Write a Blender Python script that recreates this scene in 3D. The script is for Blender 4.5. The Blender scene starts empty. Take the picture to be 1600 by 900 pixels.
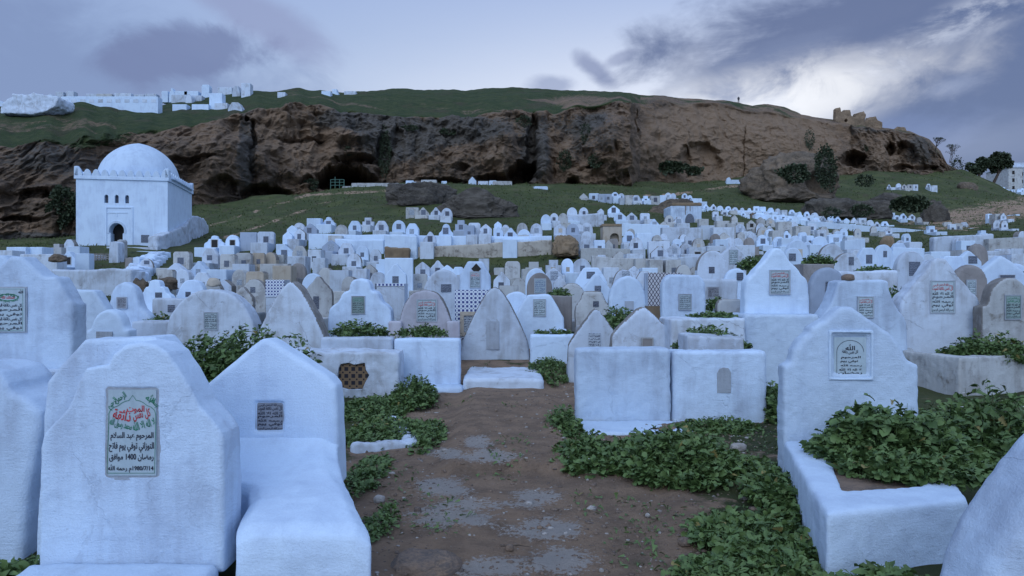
import bpy, bmesh, math, random
import numpy as np
from mathutils import Vector, Matrix
SC = bpy.context.scene
COL = SC.collection
R = math.radians
F = 1155.0            # focal length of the photograph in its own pixels (1600 wide)
EYE = 1.6
# ------------------------------------------------------------------ camera
cam = bpy.data.cameras.new('camera'); camo = bpy.data.objects.new('camera', cam); COL.objects.link(camo)
camo.location = (0, 0, EYE); camo.rotation_euler = (R(90), 0, 0)
cam.sensor_width = 36; cam.lens = F/1600*36; cam.clip_end = 8000; cam.clip_start = .05
SC.camera = camo
SC.view_settings.view_transform = 'Standard'; SC.view_settings.look = 'None'
SC.view_settings.exposure = 0.0; SC.view_settings.gamma = 1
# ------------------------------------------------------------------ node helper
class NT:
    def __init__(s, tree): s.t = tree
    def n(s, typ, **kw):
        nd = s.t.nodes.new(typ)
        for k, v in kw.items(): setattr(nd, k, v)
        return nd
    def put(s, sock, v):
        if isinstance(v, bpy.types.NodeSocket): s.t.links.new(v, sock)
        elif v is not None: sock.default_value = v
    def m(s, op, a, b=None, c=None, clamp=False):
        nd = s.n('ShaderNodeMath', operation=op, use_clamp=clamp)
        s.put(nd.inputs[0], a); s.put(nd.inputs[1], b); s.put(nd.inputs[2], c)
        return nd.outputs[0]
    def mix(s, f, a, b, bt='MIX'):
        nd = s.n('ShaderNodeMixRGB', blend_type=bt)
        s.put(nd.inputs[0], f)
        for i, v in ((1, a), (2, b)):
            if isinstance(v, (tuple, list)) and len(v) == 3: v = (*v, 1)
            s.put(nd.inputs[i], v)
        return nd.outputs[0]
    def ramp(s, f, lo, hi, a=0., b=1.):
        nd = s.n('ShaderNodeMapRange', interpolation_type='SMOOTHSTEP')
        s.put(nd.inputs[0], f); s.put(nd.inputs[1], lo); s.put(nd.inputs[2], hi); s.put(nd.inputs[3], a); s.put(nd.inputs[4], b)
        return nd.outputs[0]
    def noise(s, vec, sc, det=4., rough=.55, dist=0.):
        nd = s.n('ShaderNodeTexNoise')
        s.put(nd.inputs['Vector'], vec); nd.inputs['Scale'].default_value = sc
        nd.inputs['Detail'].default_value = det; nd.inputs['Roughness'].default_value = rough
        nd.inputs['Distortion'].default_value = dist
        return nd.outputs[0]
    def mapv(s, vec, scale=(1, 1, 1), rot=(0, 0, 0), loc=(0, 0, 0)):
        nd = s.n('ShaderNodeMapping'); s.put(nd.inputs[0], vec)
        nd.inputs['Scale'].default_value = scale; nd.inputs['Rotation'].default_value = rot; nd.inputs['Location'].default_value = loc
        return nd.outputs[0]
    def xyz(s, x, y, z=0.):
        nd = s.n('ShaderNodeCombineXYZ'); s.put(nd.inputs[0], x); s.put(nd.inputs[1], y); s.put(nd.inputs[2], z); return nd.outputs[0]
    def bump(s, h, st, dist=.02, nrm=None):
        nd = s.n('ShaderNodeBump'); nd.inputs['Strength'].default_value = st; nd.inputs['Distance'].default_value = dist
        s.put(nd.inputs['Height'], h); s.put(nd.inputs['Normal'], nrm); return nd.outputs[0]
# ------------------------------------------------------------------ world: dusk sky with clouds
SUN_EL, SUN_AZ = 34, 196      # the soft light comes from the open sky behind and left of the camera
w = bpy.data.worlds.new('World'); SC.world = w; w.use_nodes = True
def build_world():
    t = w.node_tree; t.nodes.clear(); N = NT(t)
    out = N.n('ShaderNodeOutputWorld'); bg = N.n('ShaderNodeBackground')
    sky = N.n('ShaderNodeTexSky', sky_type='NISHITA', sun_disc=False)
    sky.sun_elevation = R(SUN_EL); sky.sun_rotation = R(SUN_AZ)
    tc = N.n('ShaderNodeTexCoord').outputs['Generated']
    sep = N.n('ShaderNodeSeparateXYZ'); N.put(sep.inputs[0], tc)
    X, Y, Z = sep.outputs
    az = N.m('ARCTAN2', X, Y); el = N.m('ARCSINE', Z)
    def A(px): return math.atan((px-800)/F)
    def E(px, py): return math.atan((450-py)/F*math.cos(A(px)))
    aev = N.xyz(az, el)
    nb = N.noise(N.mapv(aev, (1, 2.2, 1), (0, 0, R(-28))), 5.0, 6, .58, .6)
    nc = N.noise(N.mapv(aev, (1, 2.0, 1), (0, 0, R(-22)), (3, 1, 0)), 13.0, 6, .62, .3)
    nd_ = N.noise(N.mapv(aev, (1, 1.5, 1), (0, 0, 0), (7, 4, 0)), 9.0, 7, .6, .5)
    nn = N.m('ADD', N.m('MULTIPLY', N.m('SUBTRACT', nb, .5), 1.2), N.m('MULTIPLY', N.m('SUBTRACT', nc, .5), .7))
    n2 = N.m('SUBTRACT', nd_, .5)
    def blob(px, py, rx, ry, rot, soft=.6, namp=1.0, nz=None):
        a0, e0 = A(px), E(px, py); c, s_ = math.cos(R(rot)), math.sin(R(rot))
        dx = N.m('SUBTRACT', az, a0); dy = N.m('SUBTRACT', el, e0)
        p = N.m('DIVIDE', N.m('ADD', N.m('MULTIPLY', dx, c), N.m('MULTIPLY', dy, s_)), rx/F)
        q = N.m('DIVIDE', N.m('SUBTRACT', N.m('MULTIPLY', dy, c), N.m('MULTIPLY', dx, s_)), ry/F)
        r = N.m('SQRT', N.m('ADD', N.m('MULTIPLY', p, p), N.m('MULTIPLY', q, q)))
        r = N.m('ADD', r, N.m('MULTIPLY', nz if nz is not None else nn, namp))
        return N.ramp(r, 1+soft, 1-soft)
    # clear dusk blue, paler towards the glow above the ridge at the right
    g = N.ramp(az, A(-150), A(1000))
    base = N.mix(g, (.275, .385, .61), (.53, .63, .81))
    glow = blob(1180, 200, 520, 150, 0, .75, .15)
    base = N.mix(N.m('MULTIPLY', glow, .75), base, (.84, .86, .94))
    base = N.mix(N.ramp(el, .20, .50), base, (.32, .42, .70))
    # the rest of the sky, behind and above the camera: deeper blue
    back = N.ramp(Y, .25, -.35)
    base = N.mix(back, base, BACK)
    base = N.mix(N.ramp(Z, .55, .9), base, TOP)
    # clouds
    lav = (.165, .205, .37)
    def lay(b, mask, col, k=1.): return N.mix(N.m('MULTIPLY', mask, k), b, col)
    base = lay(base, blob(90, 110, 330, 85, -8, .6, 1.9, n2), (.20, .27, .47), .85)
    base = lay(base, blob(270, 85, 120, 36, 12, .35, 2.3, n2), lav, .85)
    base = lay(base, blob(400, 25, 110, 30, -22, .5, 1.5, n2), (.27, .31, .50), .7)
    base = lay(base, blob(928, 108, 36, 13, -35, .5, 2., n2), (.24, .28, .44), .85)
    base = lay(base, blob(972, 90, 26, 9, 20, .5, 2., n2), (.28, .32, .48), .7)
    base = lay(base, blob(860, 133, 34, 14, 0, .5, 1.6, n2), (.28, .33, .50), .75)
    base = lay(base, blob(1330, 38, 280, 66, 4, .45, 1.5), (.115, .150, .28), .96)
    base = lay(base, blob(1190, 112, 110, 38, 22, .5, 2.2), (.19, .235, .38), .55)
    base = lay(base, blob(1560, 175, 225, 150, 10, .4, 1.1), (.105, .145, .28), .97)
    base = lay(base, blob(1400, 215, 90, 34, 0, .6, 2.), (.17, .225, .41), .8)
    base = lay(base, blob(1060, 120, 60, 22, 40, .6, 2.6), (.36, .40, .52), .5)
    wisp = N.m('MULTIPLY', blob(1330, 125, 130, 24, 24, .9, 2.2), N.ramp(nc, .46, .64))
    base = lay(base, wisp, (.66, .69, .80), .7)
    rag = N.m('MULTIPLY', blob(1185, 168, 200, 42, 8, .8, 1.5), N.ramp(nd_, .30, .54))
    base = lay(base, rag, (.93, .94, .97), .85)
    base = lay(base, N.m('MULTIPLY', blob(1500, 35, 90, 24, 25, .9, 2.4), N.ramp(nc, .40, .62)), (.50, .55, .68), .8)
    base = lay(base, blob(1488, 134, 28, 10, 10, .9, 1.6), (.32, .38, .55), .5)
    base = lay(base, blob(1540, 228, 90, 28, 5, .9, 1.4), (.30, .35, .50), .4)
    skyc = N.mix(1., sky.outputs[0], (.010, .010, .011), 'MULTIPLY')   # the Nishita sky's own light, at dusk strength
    colr = N.mix(1., base, skyc, 'ADD')
    N.put(bg.inputs[0], colr); bg.inputs[1].default_value = 1.0
    t.links.new(bg.outputs[0], out.inputs[0])
BACK = (.47, .65, 1.02); TOP = (.44, .60, .95)
build_world()
sl = bpy.data.lights.new('sun', 'SUN'); slo = bpy.data.objects.new('sun', sl); COL.objects.link(slo)
sl.energy = 1.15; sl.angle = R(50); sl.color = (.84, .92, 1.0)
_a = R(SUN_AZ); _d = Vector((math.sin(_a)*math.cos(R(SUN_EL)), math.cos(_a)*math.cos(R(SUN_EL)), math.sin(R(SUN_EL))))
slo.rotation_euler = (-_d).to_track_quat('-Z', 'Y').to_euler(); slo.location = (0, -10, 60)

# ------------------------------------------------------------------ numpy noise
def _h(ix, iy, iz):
    n = (ix.astype(np.int64)*374761393 + iy.astype(np.int64)*668265263 + iz.astype(np.int64)*2147483647*3) & 0xffffffff
    n = ((n ^ (n >> 13))*1274126177) & 0xffffffff
    n = ((n ^ (n >> 16))*2246822519) & 0xffffffff
    return ((n ^ (n >> 15)) & 0xffffff)/float(0xffffff)
def vnoise(x, y, z=0.):
    x = np.asarray(x, float); y = np.asarray(y, float); z = np.asarray(z, float) + np.zeros_like(x)
    xi, yi, zi = np.floor(x), np.floor(y), np.floor(z)
    fx, fy, fz = x-xi, y-yi, z-zi
    fx, fy, fz = [f*f*(3-2*f) for f in (fx, fy, fz)]
    r = 0
    for dx in (0, 1):
        for dy in (0, 1):
            for dz in (0, 1):
                r = r + _h(xi+dx, yi+dy, zi+dz)*(fx if dx else 1-fx)*(fy if dy else 1-fy)*(fz if dz else 1-fz)
    return r*2-1
def fbm(x, y, z=0., o=4):
    s, a, t = 0, 1., 0
    for k in range(o):
        s = s + a*vnoise(x*2**k+17*k, y*2**k+5*k, np.asarray(z)*2**k+31*k); t += a; a *= .5
    return s/t
def sstep(x, a, b):
    t = np.clip((x-a)/(b-a), 0, 1); return t*t*(3-2*t)

# ------------------------------------------------------------------ things, parts
def tag(o, label=None, cat=None, group=None, kind=None):
    if label: o['label'] = label
    if cat: o['category'] = cat
    if group: o['group'] = group
    if kind: o['kind'] = kind
    return o
def empty(name, loc, rz=0.):
    o = bpy.data.objects.new(name, None); o.location = loc; o.rotation_euler = (0, 0, rz); o.empty_display_size = .2
    COL.objects.link(o); return o
def mk(name, V, Fc, mat, parent=None, smooth=False, loc=(0, 0, 0), rz=0.):
    me = bpy.data.meshes.new(name)
    me.from_pydata([tuple(v) for v in V], [], Fc); 
    for m_ in (mat if isinstance(mat, (list, tuple)) else [mat]): me.materials.append(m_)
    if smooth: me.polygons.foreach_set('use_smooth', [True]*len(me.polygons))
    o = bpy.data.objects.new(name, me); o.location = loc; o.rotation_euler = (0, 0, rz); COL.objects.link(o)
    if parent: o.parent = parent
    return o
def mkgrid(name, P, mat, attrs=None, parent=None):
    """P: (rows, cols, 3) array -> one smooth grid mesh with float attributes"""
    r, c, _ = P.shape
    me = bpy.data.meshes.new(name)
    idx = np.arange(r*c).reshape(r, c)
    q = np.stack([idx[:-1, :-1], idx[:-1, 1:], idx[1:, 1:], idx[1:, :-1]], -1).reshape(-1, 4)
    me.vertices.add(r*c); me.vertices.foreach_set('co', P.reshape(-1).astype(np.float32))
    me.loops.add(q.size); me.loops.foreach_set('vertex_index', q.reshape(-1).astype(np.int32))
    me.polygons.add(len(q)); me.polygons.foreach_set('loop_start', (np.arange(len(q))*4).astype(np.int32))
    me.update(calc_edges=True)
    me.polygons.foreach_set('use_smooth', np.ones(len(q), bool))
    for k, a in (attrs or {}).items():
        at = me.attributes.new(k, 'FLOAT', 'POINT'); at.data.foreach_set('value', a.reshape(-1).astype(np.float32))
    me.materials.append(mat); me.update(); me.validate()
    o = bpy.data.objects.new(name, me); COL.objects.link(o)
    if parent: o.parent = parent
    return o
class MB:
    def __init__(s): s.V = []; s.F = []
    def add(s, V, Fc):
        n = len(s.V); s.V += [tuple(v) for v in V]; s.F += [[i+n for i in f] for f in Fc]; return s
    def box(s, x0, x1, y0, y1, z0, z1, b=0.0, M=None):
        """box with optionally chamfered top and vertical edges"""
        if b <= 0:
            V = [(x, y, z) for z in (z0, z1) for x, y in ((x0, y0), (x1, y0), (x1, y1), (x0, y1))]
            Fc = [(3, 2, 1, 0), (4, 5, 6, 7), (0, 1, 5, 4), (1, 2, 6, 5), (2, 3, 7, 6), (3, 0, 4, 7)]
        else:
            def ring(i, z):
                return [(x0+i+b, y0+i, z), (x1-i-b, y0+i, z), (x1-i, y0+i+b, z), (x1-i, y1-i-b, z), (x1-i-b, y1-i, z), (x0+i+b, y1-i, z), (x0+i, y1-i-b, z), (x0+i, y0+i+b, z)]
            V = ring(0, z0)+ring(0, z1-b)+ring(b*.3, z1-b*.3)+ring(b, z1)
            Fc = [[(k+r*8), ((k+1) % 8+r*8), ((k+1) % 8+r*8+8), (k+r*8+8)] for r in range(3) for k in range(8)]
            Fc += [list(range(24, 32)), list(range(7, -1, -1))]
        if M is not None: V = [M @ Vector(v) for v in V]
        return s.add(V, Fc)
    def prism(s, pts, y0, y1, b=0.02, M=None):
        """outline pts (x,z), counter-clockwise seen from the front (-y); extruded from y0 (front) to y1 with rounded rims"""
        n = len(pts); P = [Vector((p[0], p[1])) for p in pts]
        nr = []
        for i in range(n):
            a = (P[i]-P[i-1]); c = (P[(i+1) % n]-P[i])
            a = a.normalized() if a.length > 1e-7 else c.normalized(); c = c.normalized() if c.length > 1e-7 else a
            t = (a+c); t = t.normalized() if t.length > 1e-6 else a
            nr.append(Vector((-t.y, t.x)))
        V = []; 
        for yy, ins in ((y0, b), (y0+b*.3, b*.3), (y0+b, 0), (y1-b, 0), (y1-b*.3, b*.3), (y1, b)):
            for i in range(n):
                p = P[i]+nr[i]*ins
                z = p.y if pts[i][1] > 1e-4 else pts[i][1]
                V.append((p.x, yy, z))
        Fc = [list(range(n)), list(range(6*n-1, 5*n-1, -1))]
        for r in range(5):
            for i in range(n):
                j = (i+1) % n
                Fc.append([r*n+i, (r+1)*n+i, (r+1)*n+j, r*n+j])
        if M is not None: V = [M @ Vector(v) for v in V]
        return s.add(V, Fc)
    def build(s, name, mat, parent=None, smooth=False, **k): return mk(name, s.V, s.F, mat, parent, smooth, **k)
def bake(o):
    dg = bpy.context.evaluated_depsgraph_get(); dg.update()
    me = bpy.data.meshes.new_from_object(o.evaluated_get(dg)); old = o.data; nm = old.name
    o.modifiers.clear(); o.data = me; bpy.data.meshes.remove(old); me.name = nm
    return o
def plaster(o, vox=.025, amp=.012, sc=3., amp2=.004, seed=0., it=2):
    """hand-plastered look: voxel remesh, soften, then push the surface about a little"""
    m_ = o.modifiers.new('r', 'REMESH'); m_.mode = 'VOXEL'; m_.voxel_size = vox; m_.use_smooth_shade = True
    s_ = o.modifiers.new('s', 'SMOOTH'); s_.iterations = it; s_.factor = .5
    bake(o); me = o.data; n = len(me.vertices)
    co = np.empty(n*3, np.float32); me.vertices.foreach_get('co', co); co = co.reshape(-1, 3)
    nr = np.empty(n*3, np.float32); me.vertices.foreach_get('normal', nr); nr = nr.reshape(-1, 3)
    wx, wy, wz = (co[:, i]+seed*3.7 for i in range(3))
    d = fbm(wx*sc, wy*sc, wz*sc, 3)*amp + vnoise(wx*sc*7, wy*sc*7, wz*sc*7)*amp2
    co = co+nr*d[:, None]
    me.vertices.foreach_set('co', co.reshape(-1)); me.polygons.foreach_set('use_smooth', [True]*len(me.polygons)); me.update()
    return o
def cut(o, V, Fc):
    me = bpy.data.meshes.new('c'); me.from_pydata([tuple(v) for v in V], [], Fc); c = bpy.data.objects.new('c', me); COL.objects.link(c); c.parent = o
    b = o.modifiers.new('b', 'BOOLEAN'); b.object = c; b.operation = 'DIFFERENCE'; b.solver = 'EXACT'; b.use_self = True
    bake(o); bpy.data.objects.remove(c); bpy.data.meshes.remove(me); return o

# ------------------------------------------------------------------ materials
def newmat(name):
    m_ = bpy.data.materials.new(name); m_.use_nodes = True; t = m_.node_tree
    p = t.nodes['Principled BSDF']; p.inputs['Roughness'].default_value = .9
    p.inputs['Specular IOR Level'].default_value = .25
    return m_, NT(t), p
def pos(N, obj=False):
    if obj: return N.n('ShaderNodeTexCoord').outputs['Object']
    return N.n('ShaderNodeNewGeometry').outputs['Position']
def plaster_mat(name, c0, c1, c2, stain=.5, grime=.4, bmp=.35, sc=1.0):
    """c0 limewash, c1 thin/grey limewash, c2 bare render or dirt"""
    m_, N, p = newmat(name)
    P = pos(N); rnd = N.n('ShaderNodeObjectInfo').outputs['Random']
    off = N.n('ShaderNodeVectorMath', operation='ADD'); N.put(off.inputs[0], P)
    N.put(off.inputs[1], N.xyz(N.m('MULTIPLY', rnd, 37.), N.m('MULTIPLY', rnd, 13.), 0.)); P = off.outputs[0]
    big = N.noise(P, 1.3*sc, 5, .6, .4)
    mid = N.noise(P, 5*sc, 6, .65, .3)
    streak = N.noise(N.mapv(P, (7*sc, 7*sc, .9*sc)), 1.0, 4, .6)
    fine = N.noise(P, 90, 5, .75)
    brush = N.noise(N.mapv(P, (12, 12, 70)), 1.0, 3, .6)
    s1 = N.ramp(N.m('ADD', N.m('MULTIPLY', big, .6), N.m('MULTIPLY', streak, .4)), .44, .66)
    col = N.mix(N.m('MULTIPLY', s1, min(1, stain*1.3)), c0, c1)
    s2 = N.ramp(N.m('ADD', N.m('MULTIPLY', mid, .65), N.m('MULTIPLY', big, .35)), .66-.14*grime, .74-.1*grime)
    col = N.mix(N.m('MULTIPLY', s2, grime), col, c2)
    spk = N.ramp(N.noise(P, 26, 3, .7), .66, .74)
    col = N.mix(N.m('MULTIPLY', spk, .35*grime+.05), col, tuple(x*.6 for x in c2))
    vo = N.n('ShaderNodeTexVoronoi', feature='DISTANCE_TO_EDGE'); vo.inputs['Scale'].default_value = 1.7*sc
    wv = N.n('ShaderNodeVectorMath', operation='ADD'); N.put(wv.inputs[0], P); N.put(wv.inputs[1], N.xyz(N.m('MULTIPLY', mid, .35), N.m('MULTIPLY', big, .4), N.m('MULTIPLY', mid, -.3))); N.put(vo.inputs['Vector'], wv.outputs[0])
    crk = N.m('MULTIPLY', N.ramp(vo.outputs['Distance'], .007, .002), N.ramp(N.noise(P, .8, 3, .5), .56, .62))
    col = N.mix(N.m('MULTIPLY', crk, .55 if grime > .5 else .0), col, (.10, .09, .08))
    flk = N.ramp(N.m('ADD', N.m('MULTIPLY', N.noise(P, 3.1*sc, 8, .7, .8), .7), N.m('MULTIPLY', big, .3)), .60-.05*grime, .615-.05*grime)
    col = N.mix(N.m('MULTIPLY', flk, min(.8, grime*.9)), col, c1)
    v = N.ramp(rnd, 0, 1, .86, 1.04); g = N.n('ShaderNodeMixRGB', blend_type='MULTIPLY'); g.inputs[0].default_value = 1
    N.put(g.inputs[1], col); N.put(g.inputs[2], N.xyz(v, v, v)); col = g.outputs[0]
    ff = N.ramp(fine, .3, .7, .94, 1.03); g = N.n('ShaderNodeMixRGB', blend_type='MULTIPLY'); g.inputs[0].default_value = 1
    N.put(g.inputs[1], col); N.put(g.inputs[2], N.xyz(ff, ff, ff)); col = g.outputs[0]
    N.put(p.inputs['Base Color'], col)
    h = N.m('ADD', N.m('MULTIPLY', mid, .8), N.m('ADD', N.m('MULTIPLY', fine, .5), N.m('SUBTRACT', N.m('MULTIPLY', brush, .25), N.m('ADD', N.m('MULTIPLY', crk, .5), N.m('MULTIPLY', flk, .12)))))
    N.put(p.inputs['Normal'], N.bump(h, bmp, .03)); return m_
M = {}
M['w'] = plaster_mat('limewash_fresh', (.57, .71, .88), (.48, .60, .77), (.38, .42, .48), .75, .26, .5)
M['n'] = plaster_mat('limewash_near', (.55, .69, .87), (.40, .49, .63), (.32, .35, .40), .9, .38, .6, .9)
M['v'] = plaster_mat('limewash_worn', (.53, .62, .74), (.37, .41, .47), (.22, .21, .20), .95, .62, .55)
M['o'] = plaster_mat('limewash_old', (.46, .49, .51), (.32, .33, .34), (.17, .155, .13), .9, .8, .6)
M['t'] = plaster_mat('render_tan', (.46, .42, .36), (.36, .31, .25), (.20, .16, .12), .9, .7, .6)
M['c'] = plaster_mat('cement_grey', (.27, .26, .26), (.20, .19, .19), (.12, .11, .10), .8, .6, .5)
M['m'] = plaster_mat('marble_grey', (.34, .41, .52), (.27, .33, .43), (.20, .24, .30), .5, .3, .08, 2.)
M['p'] = plaster_mat('limewash_pink', (.47, .48, .55), (.38, .37, .43), (.26, .23, .24), .9, .5, .4)
M['b'] = plaster_mat('render_brown', (.24, .18, .12), (.17, .13, .09), (.09, .07, .05), .8, .6, .6)
M['rub'] = plaster_mat('rubble_wall_render', (.46, .44, .40), (.30, .28, .25), (.12, .10, .085), 1., .9, .9, .8)
def plain(name, c, rough=.8, bmp=0., sc=30, var=.25):
    m_, N, p = newmat(name); P = pos(N); n_ = N.noise(P, sc, 4, .6)
    k = N.ramp(n_, .3, .7, 1-var, 1+var); g = N.n('ShaderNodeMixRGB', blend_type='MULTIPLY'); g.inputs[0].default_value = 1
    g.inputs[1].default_value = (*c, 1); N.put(g.inputs[2], N.xyz(k, k, k)); N.put(p.inputs['Base Color'], g.outputs[0])
    p.inputs['Roughness'].default_value = rough
    if bmp: N.put(p.inputs['Normal'], N.bump(n_, bmp, .02))
    return m_
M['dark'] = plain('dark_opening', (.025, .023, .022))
M['ink'] = plain('black_paint', (.02, .02, .035), .7)
M['blue'] = plain('blue_paint', (.03, .07, .22), .7)
M['red'] = plain('red_paint', (.42, .04, .05), .7)
M['green'] = plain('green_paint', (.03, .17, .10), .7)
M['rail'] = plain('green_railing', (.05, .12, .10), .6)
def script_mat(name, base, ink, sc=1.):
    """weathered marble tablet with worn rows of engraved script, for plaques too far to read"""
    m_, N, p = newmat(name); P = pos(N, True)
    sp = N.n('ShaderNodeSeparateXYZ'); N.put(sp.inputs[0], P)
    row = N.m('ABSOLUTE', N.m('SUBTRACT', N.m('FRACT', N.m('MULTIPLY', sp.outputs[2], 22*sc)), .5))
    sc_ = N.noise(N.mapv(P, (60*sc, 1, 45*sc)), 1.0, 2, .6)
    k = N.m('MULTIPLY', N.ramp(row, .40, .28), N.ramp(sc_, .47, .53))
    w_ = N.noise(P, 9, 4, .6)
    col = N.mix(N.ramp(w_, .35, .65), base, tuple(x*.75 for x in base))
    col = N.mix(N.m('MULTIPLY', k, .9), col, ink)
    N.put(p.inputs['Base Color'], col); p.inputs['Roughness'].default_value = .6; return m_
M['pg'] = script_mat('tablet_grey', (.17, .20, .26), (.02, .03, .05))
M['pd'] = script_mat('tablet_dark', (.11, .13, .17), (.03, .03, .05))
M['pw'] = script_mat('tablet_pale', (.40, .47, .55), (.04, .05, .09))
M['slab'] = plaster_mat('tablet_marble', (.40, .50, .56), (.33, .42, .48), (.24, .29, .33), .7, .3, .06, 3.)
M['slabg'] = plaster_mat('tablet_green_marble', (.24, .33, .33), (.18, .25, .26), (.12, .16, .17), .7, .4, .06, 3.)
M['slabd'] = plaster_mat('tablet_worn_marble', (.27, .29, .33), (.20, .22, .26), (.60, .60, .62), .8, .3, .3, 4.)
M['rim'] = plaster_mat('lichen_rim', (.20, .19, .18), (.30, .30, .30), (.09, .08, .07), .8, .8, .6, 3)
M['grey_rim'] = plaster_mat('cement_rim', (.37, .42, .49), (.30, .33, .38), (.22, .22, .23), .7, .5, .5, 3)
def zellige(name, a, b, sc=14., lattice=False):
    m_, N, p = newmat(name); P = pos(N, True); sp = N.n('ShaderNodeSeparateXYZ'); N.put(sp.inputs[0], P)
    x = N.m('MULTIPLY', sp.outputs[0], sc); z = N.m('MULTIPLY', sp.outputs[2], sc*(.62 if lattice else 1))
    u = N.m('ADD', x, z); v = N.m('SUBTRACT', x, z)
    def tri(q): return N.m('ABSOLUTE', N.m('SUBTRACT', N.m('FRACT', q), .5))
    if lattice:
        k = N.m('MAXIMUM', N.ramp(tri(u), .34, .40), N.ramp(tri(v), .34, .40))
        k = N.m('MAXIMUM', k, N.m('MULTIPLY', N.ramp(tri(N.m('MULTIPLY', u, 1)), .06, .02), N.ramp(tri(v), .12, .08)))
    else:
        k = N.m('MULTIPLY', N.ramp(tri(x), .20, .24), N.ramp(tri(z), .20, .24))
        k = N.m('MAXIMUM', k, N.m('MULTIPLY', N.ramp(tri(x), .14, .10), N.ramp(tri(z), .14, .10)))
    N.put(p.inputs['Base Color'], N.mix(k, a, b)); p.inputs['Roughness'].default_value = .25; p.inputs['Specular IOR Level'].default_value = .5
    return m_
M['z1'] = zellige('glazed_tile_dots', (.58, .66, .76), (.03, .05, .20), 13.)
M['z2'] = zellige('glazed_tile_lattice', (.50, .52, .55), (.06, .05, .08), 15., True)
M['z3'] = zellige('glazed_tile_old', (.20, .14, .09), (.03, .03, .04), 10.)
def rock_mat(name, c0, c1, c2, sc=1., grass=False):
    m_, N, p = newmat(name); P = pos(N)
    a = N.noise(N.mapv(P, (1, 1, 1.8)), .35*sc, 8, .65, .5); b = N.noise(N.mapv(P, (1, 1, 2.5)), 1.6*sc, 8, .7, .3); c = N.noise(P, .09*sc, 4, .6)
    crack = N.noise(N.mapv(P, (1, 1, 3)), .9*sc, 8, .75, 1.5)
    col = N.mix(N.ramp(a, .38, .62), c0, c1)
    col = N.mix(N.ramp(N.m('ADD', N.m('MULTIPLY', b, .5), N.m('MULTIPLY', c, .5)), .47, .60), col, c2)
    col = N.mix(N.ramp(crack, .40, .30, 0., .55), col, tuple(x*.3 for x in c2))
    if grass:
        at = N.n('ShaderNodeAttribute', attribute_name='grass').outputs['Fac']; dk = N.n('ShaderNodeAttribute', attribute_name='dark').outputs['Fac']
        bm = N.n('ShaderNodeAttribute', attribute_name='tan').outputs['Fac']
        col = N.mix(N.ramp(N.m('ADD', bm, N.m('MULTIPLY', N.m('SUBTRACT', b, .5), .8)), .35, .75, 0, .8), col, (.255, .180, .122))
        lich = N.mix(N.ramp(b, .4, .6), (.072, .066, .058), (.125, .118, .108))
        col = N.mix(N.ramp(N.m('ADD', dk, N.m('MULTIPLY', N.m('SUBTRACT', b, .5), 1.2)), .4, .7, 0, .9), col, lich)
        g1 = N.noise(P, .5, 8, .7); g2 = N.noise(N.mapv(P, (1, 1, 1)), 3., 6, .7)
        gc = N.mix(N.ramp(g1, .35, .65), (.028, .052, .015), (.066, .082, .028)); gc = N.mix(N.ramp(g2, .35, .68, 0, .7), gc, (.025, .042, .016))
        gc = N.mix(N.ramp(N.noise(P, .16, 5, .6), .54, .66, 0, .6), gc, (.070, .056, .036))
        gc = N.mix(N.ramp(N.noise(P, .7, 7, .75), .55, .66, 0, .7), gc, (.016, .026, .012)); gm = N.ramp(N.m('ADD', at, N.m('MULTIPLY', N.m('SUBTRACT', b, .5), .9)), .4, .6)
        col = N.mix(gm, col, gc)
    N.put(p.inputs['Base Color'], col)
    h = N.m('ADD', N.m('ADD', a, N.m('MULTIPLY', b, .6)), N.m('MULTIPLY', crack, .5))
    N.put(p.inputs['Normal'], N.bump(h, .9, .7/sc)); return m_
M['cliff'] = rock_mat('cliff_rock', (.235, .160, .105), (.165, .118, .082), (.095, .073, .056), 1., True)
M['rock'] = rock_mat('boulder_rock', (.13, .118, .102), (.09, .08, .07), (.05, .047, .044), 3.)
M['rockb'] = rock_mat('boulder_brown', (.24, .185, .135), (.17, .14, .11), (.09, .075, .062), 2.)
M['stone'] = rock_mat('loose_stone', (.26, .19, .14), (.20, .15, .12), (.13, .11, .10), 25.)
M['stone_pale'] = rock_mat('loose_stone_pale', (.48, .46, .44), (.36, .34, .32), (.22, .20, .19), 25.)
M['ruin'] = rock_mat('ruin_masonry', (.30, .22, .15), (.22, .16, .11), (.13, .10, .07), 3.)
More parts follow.
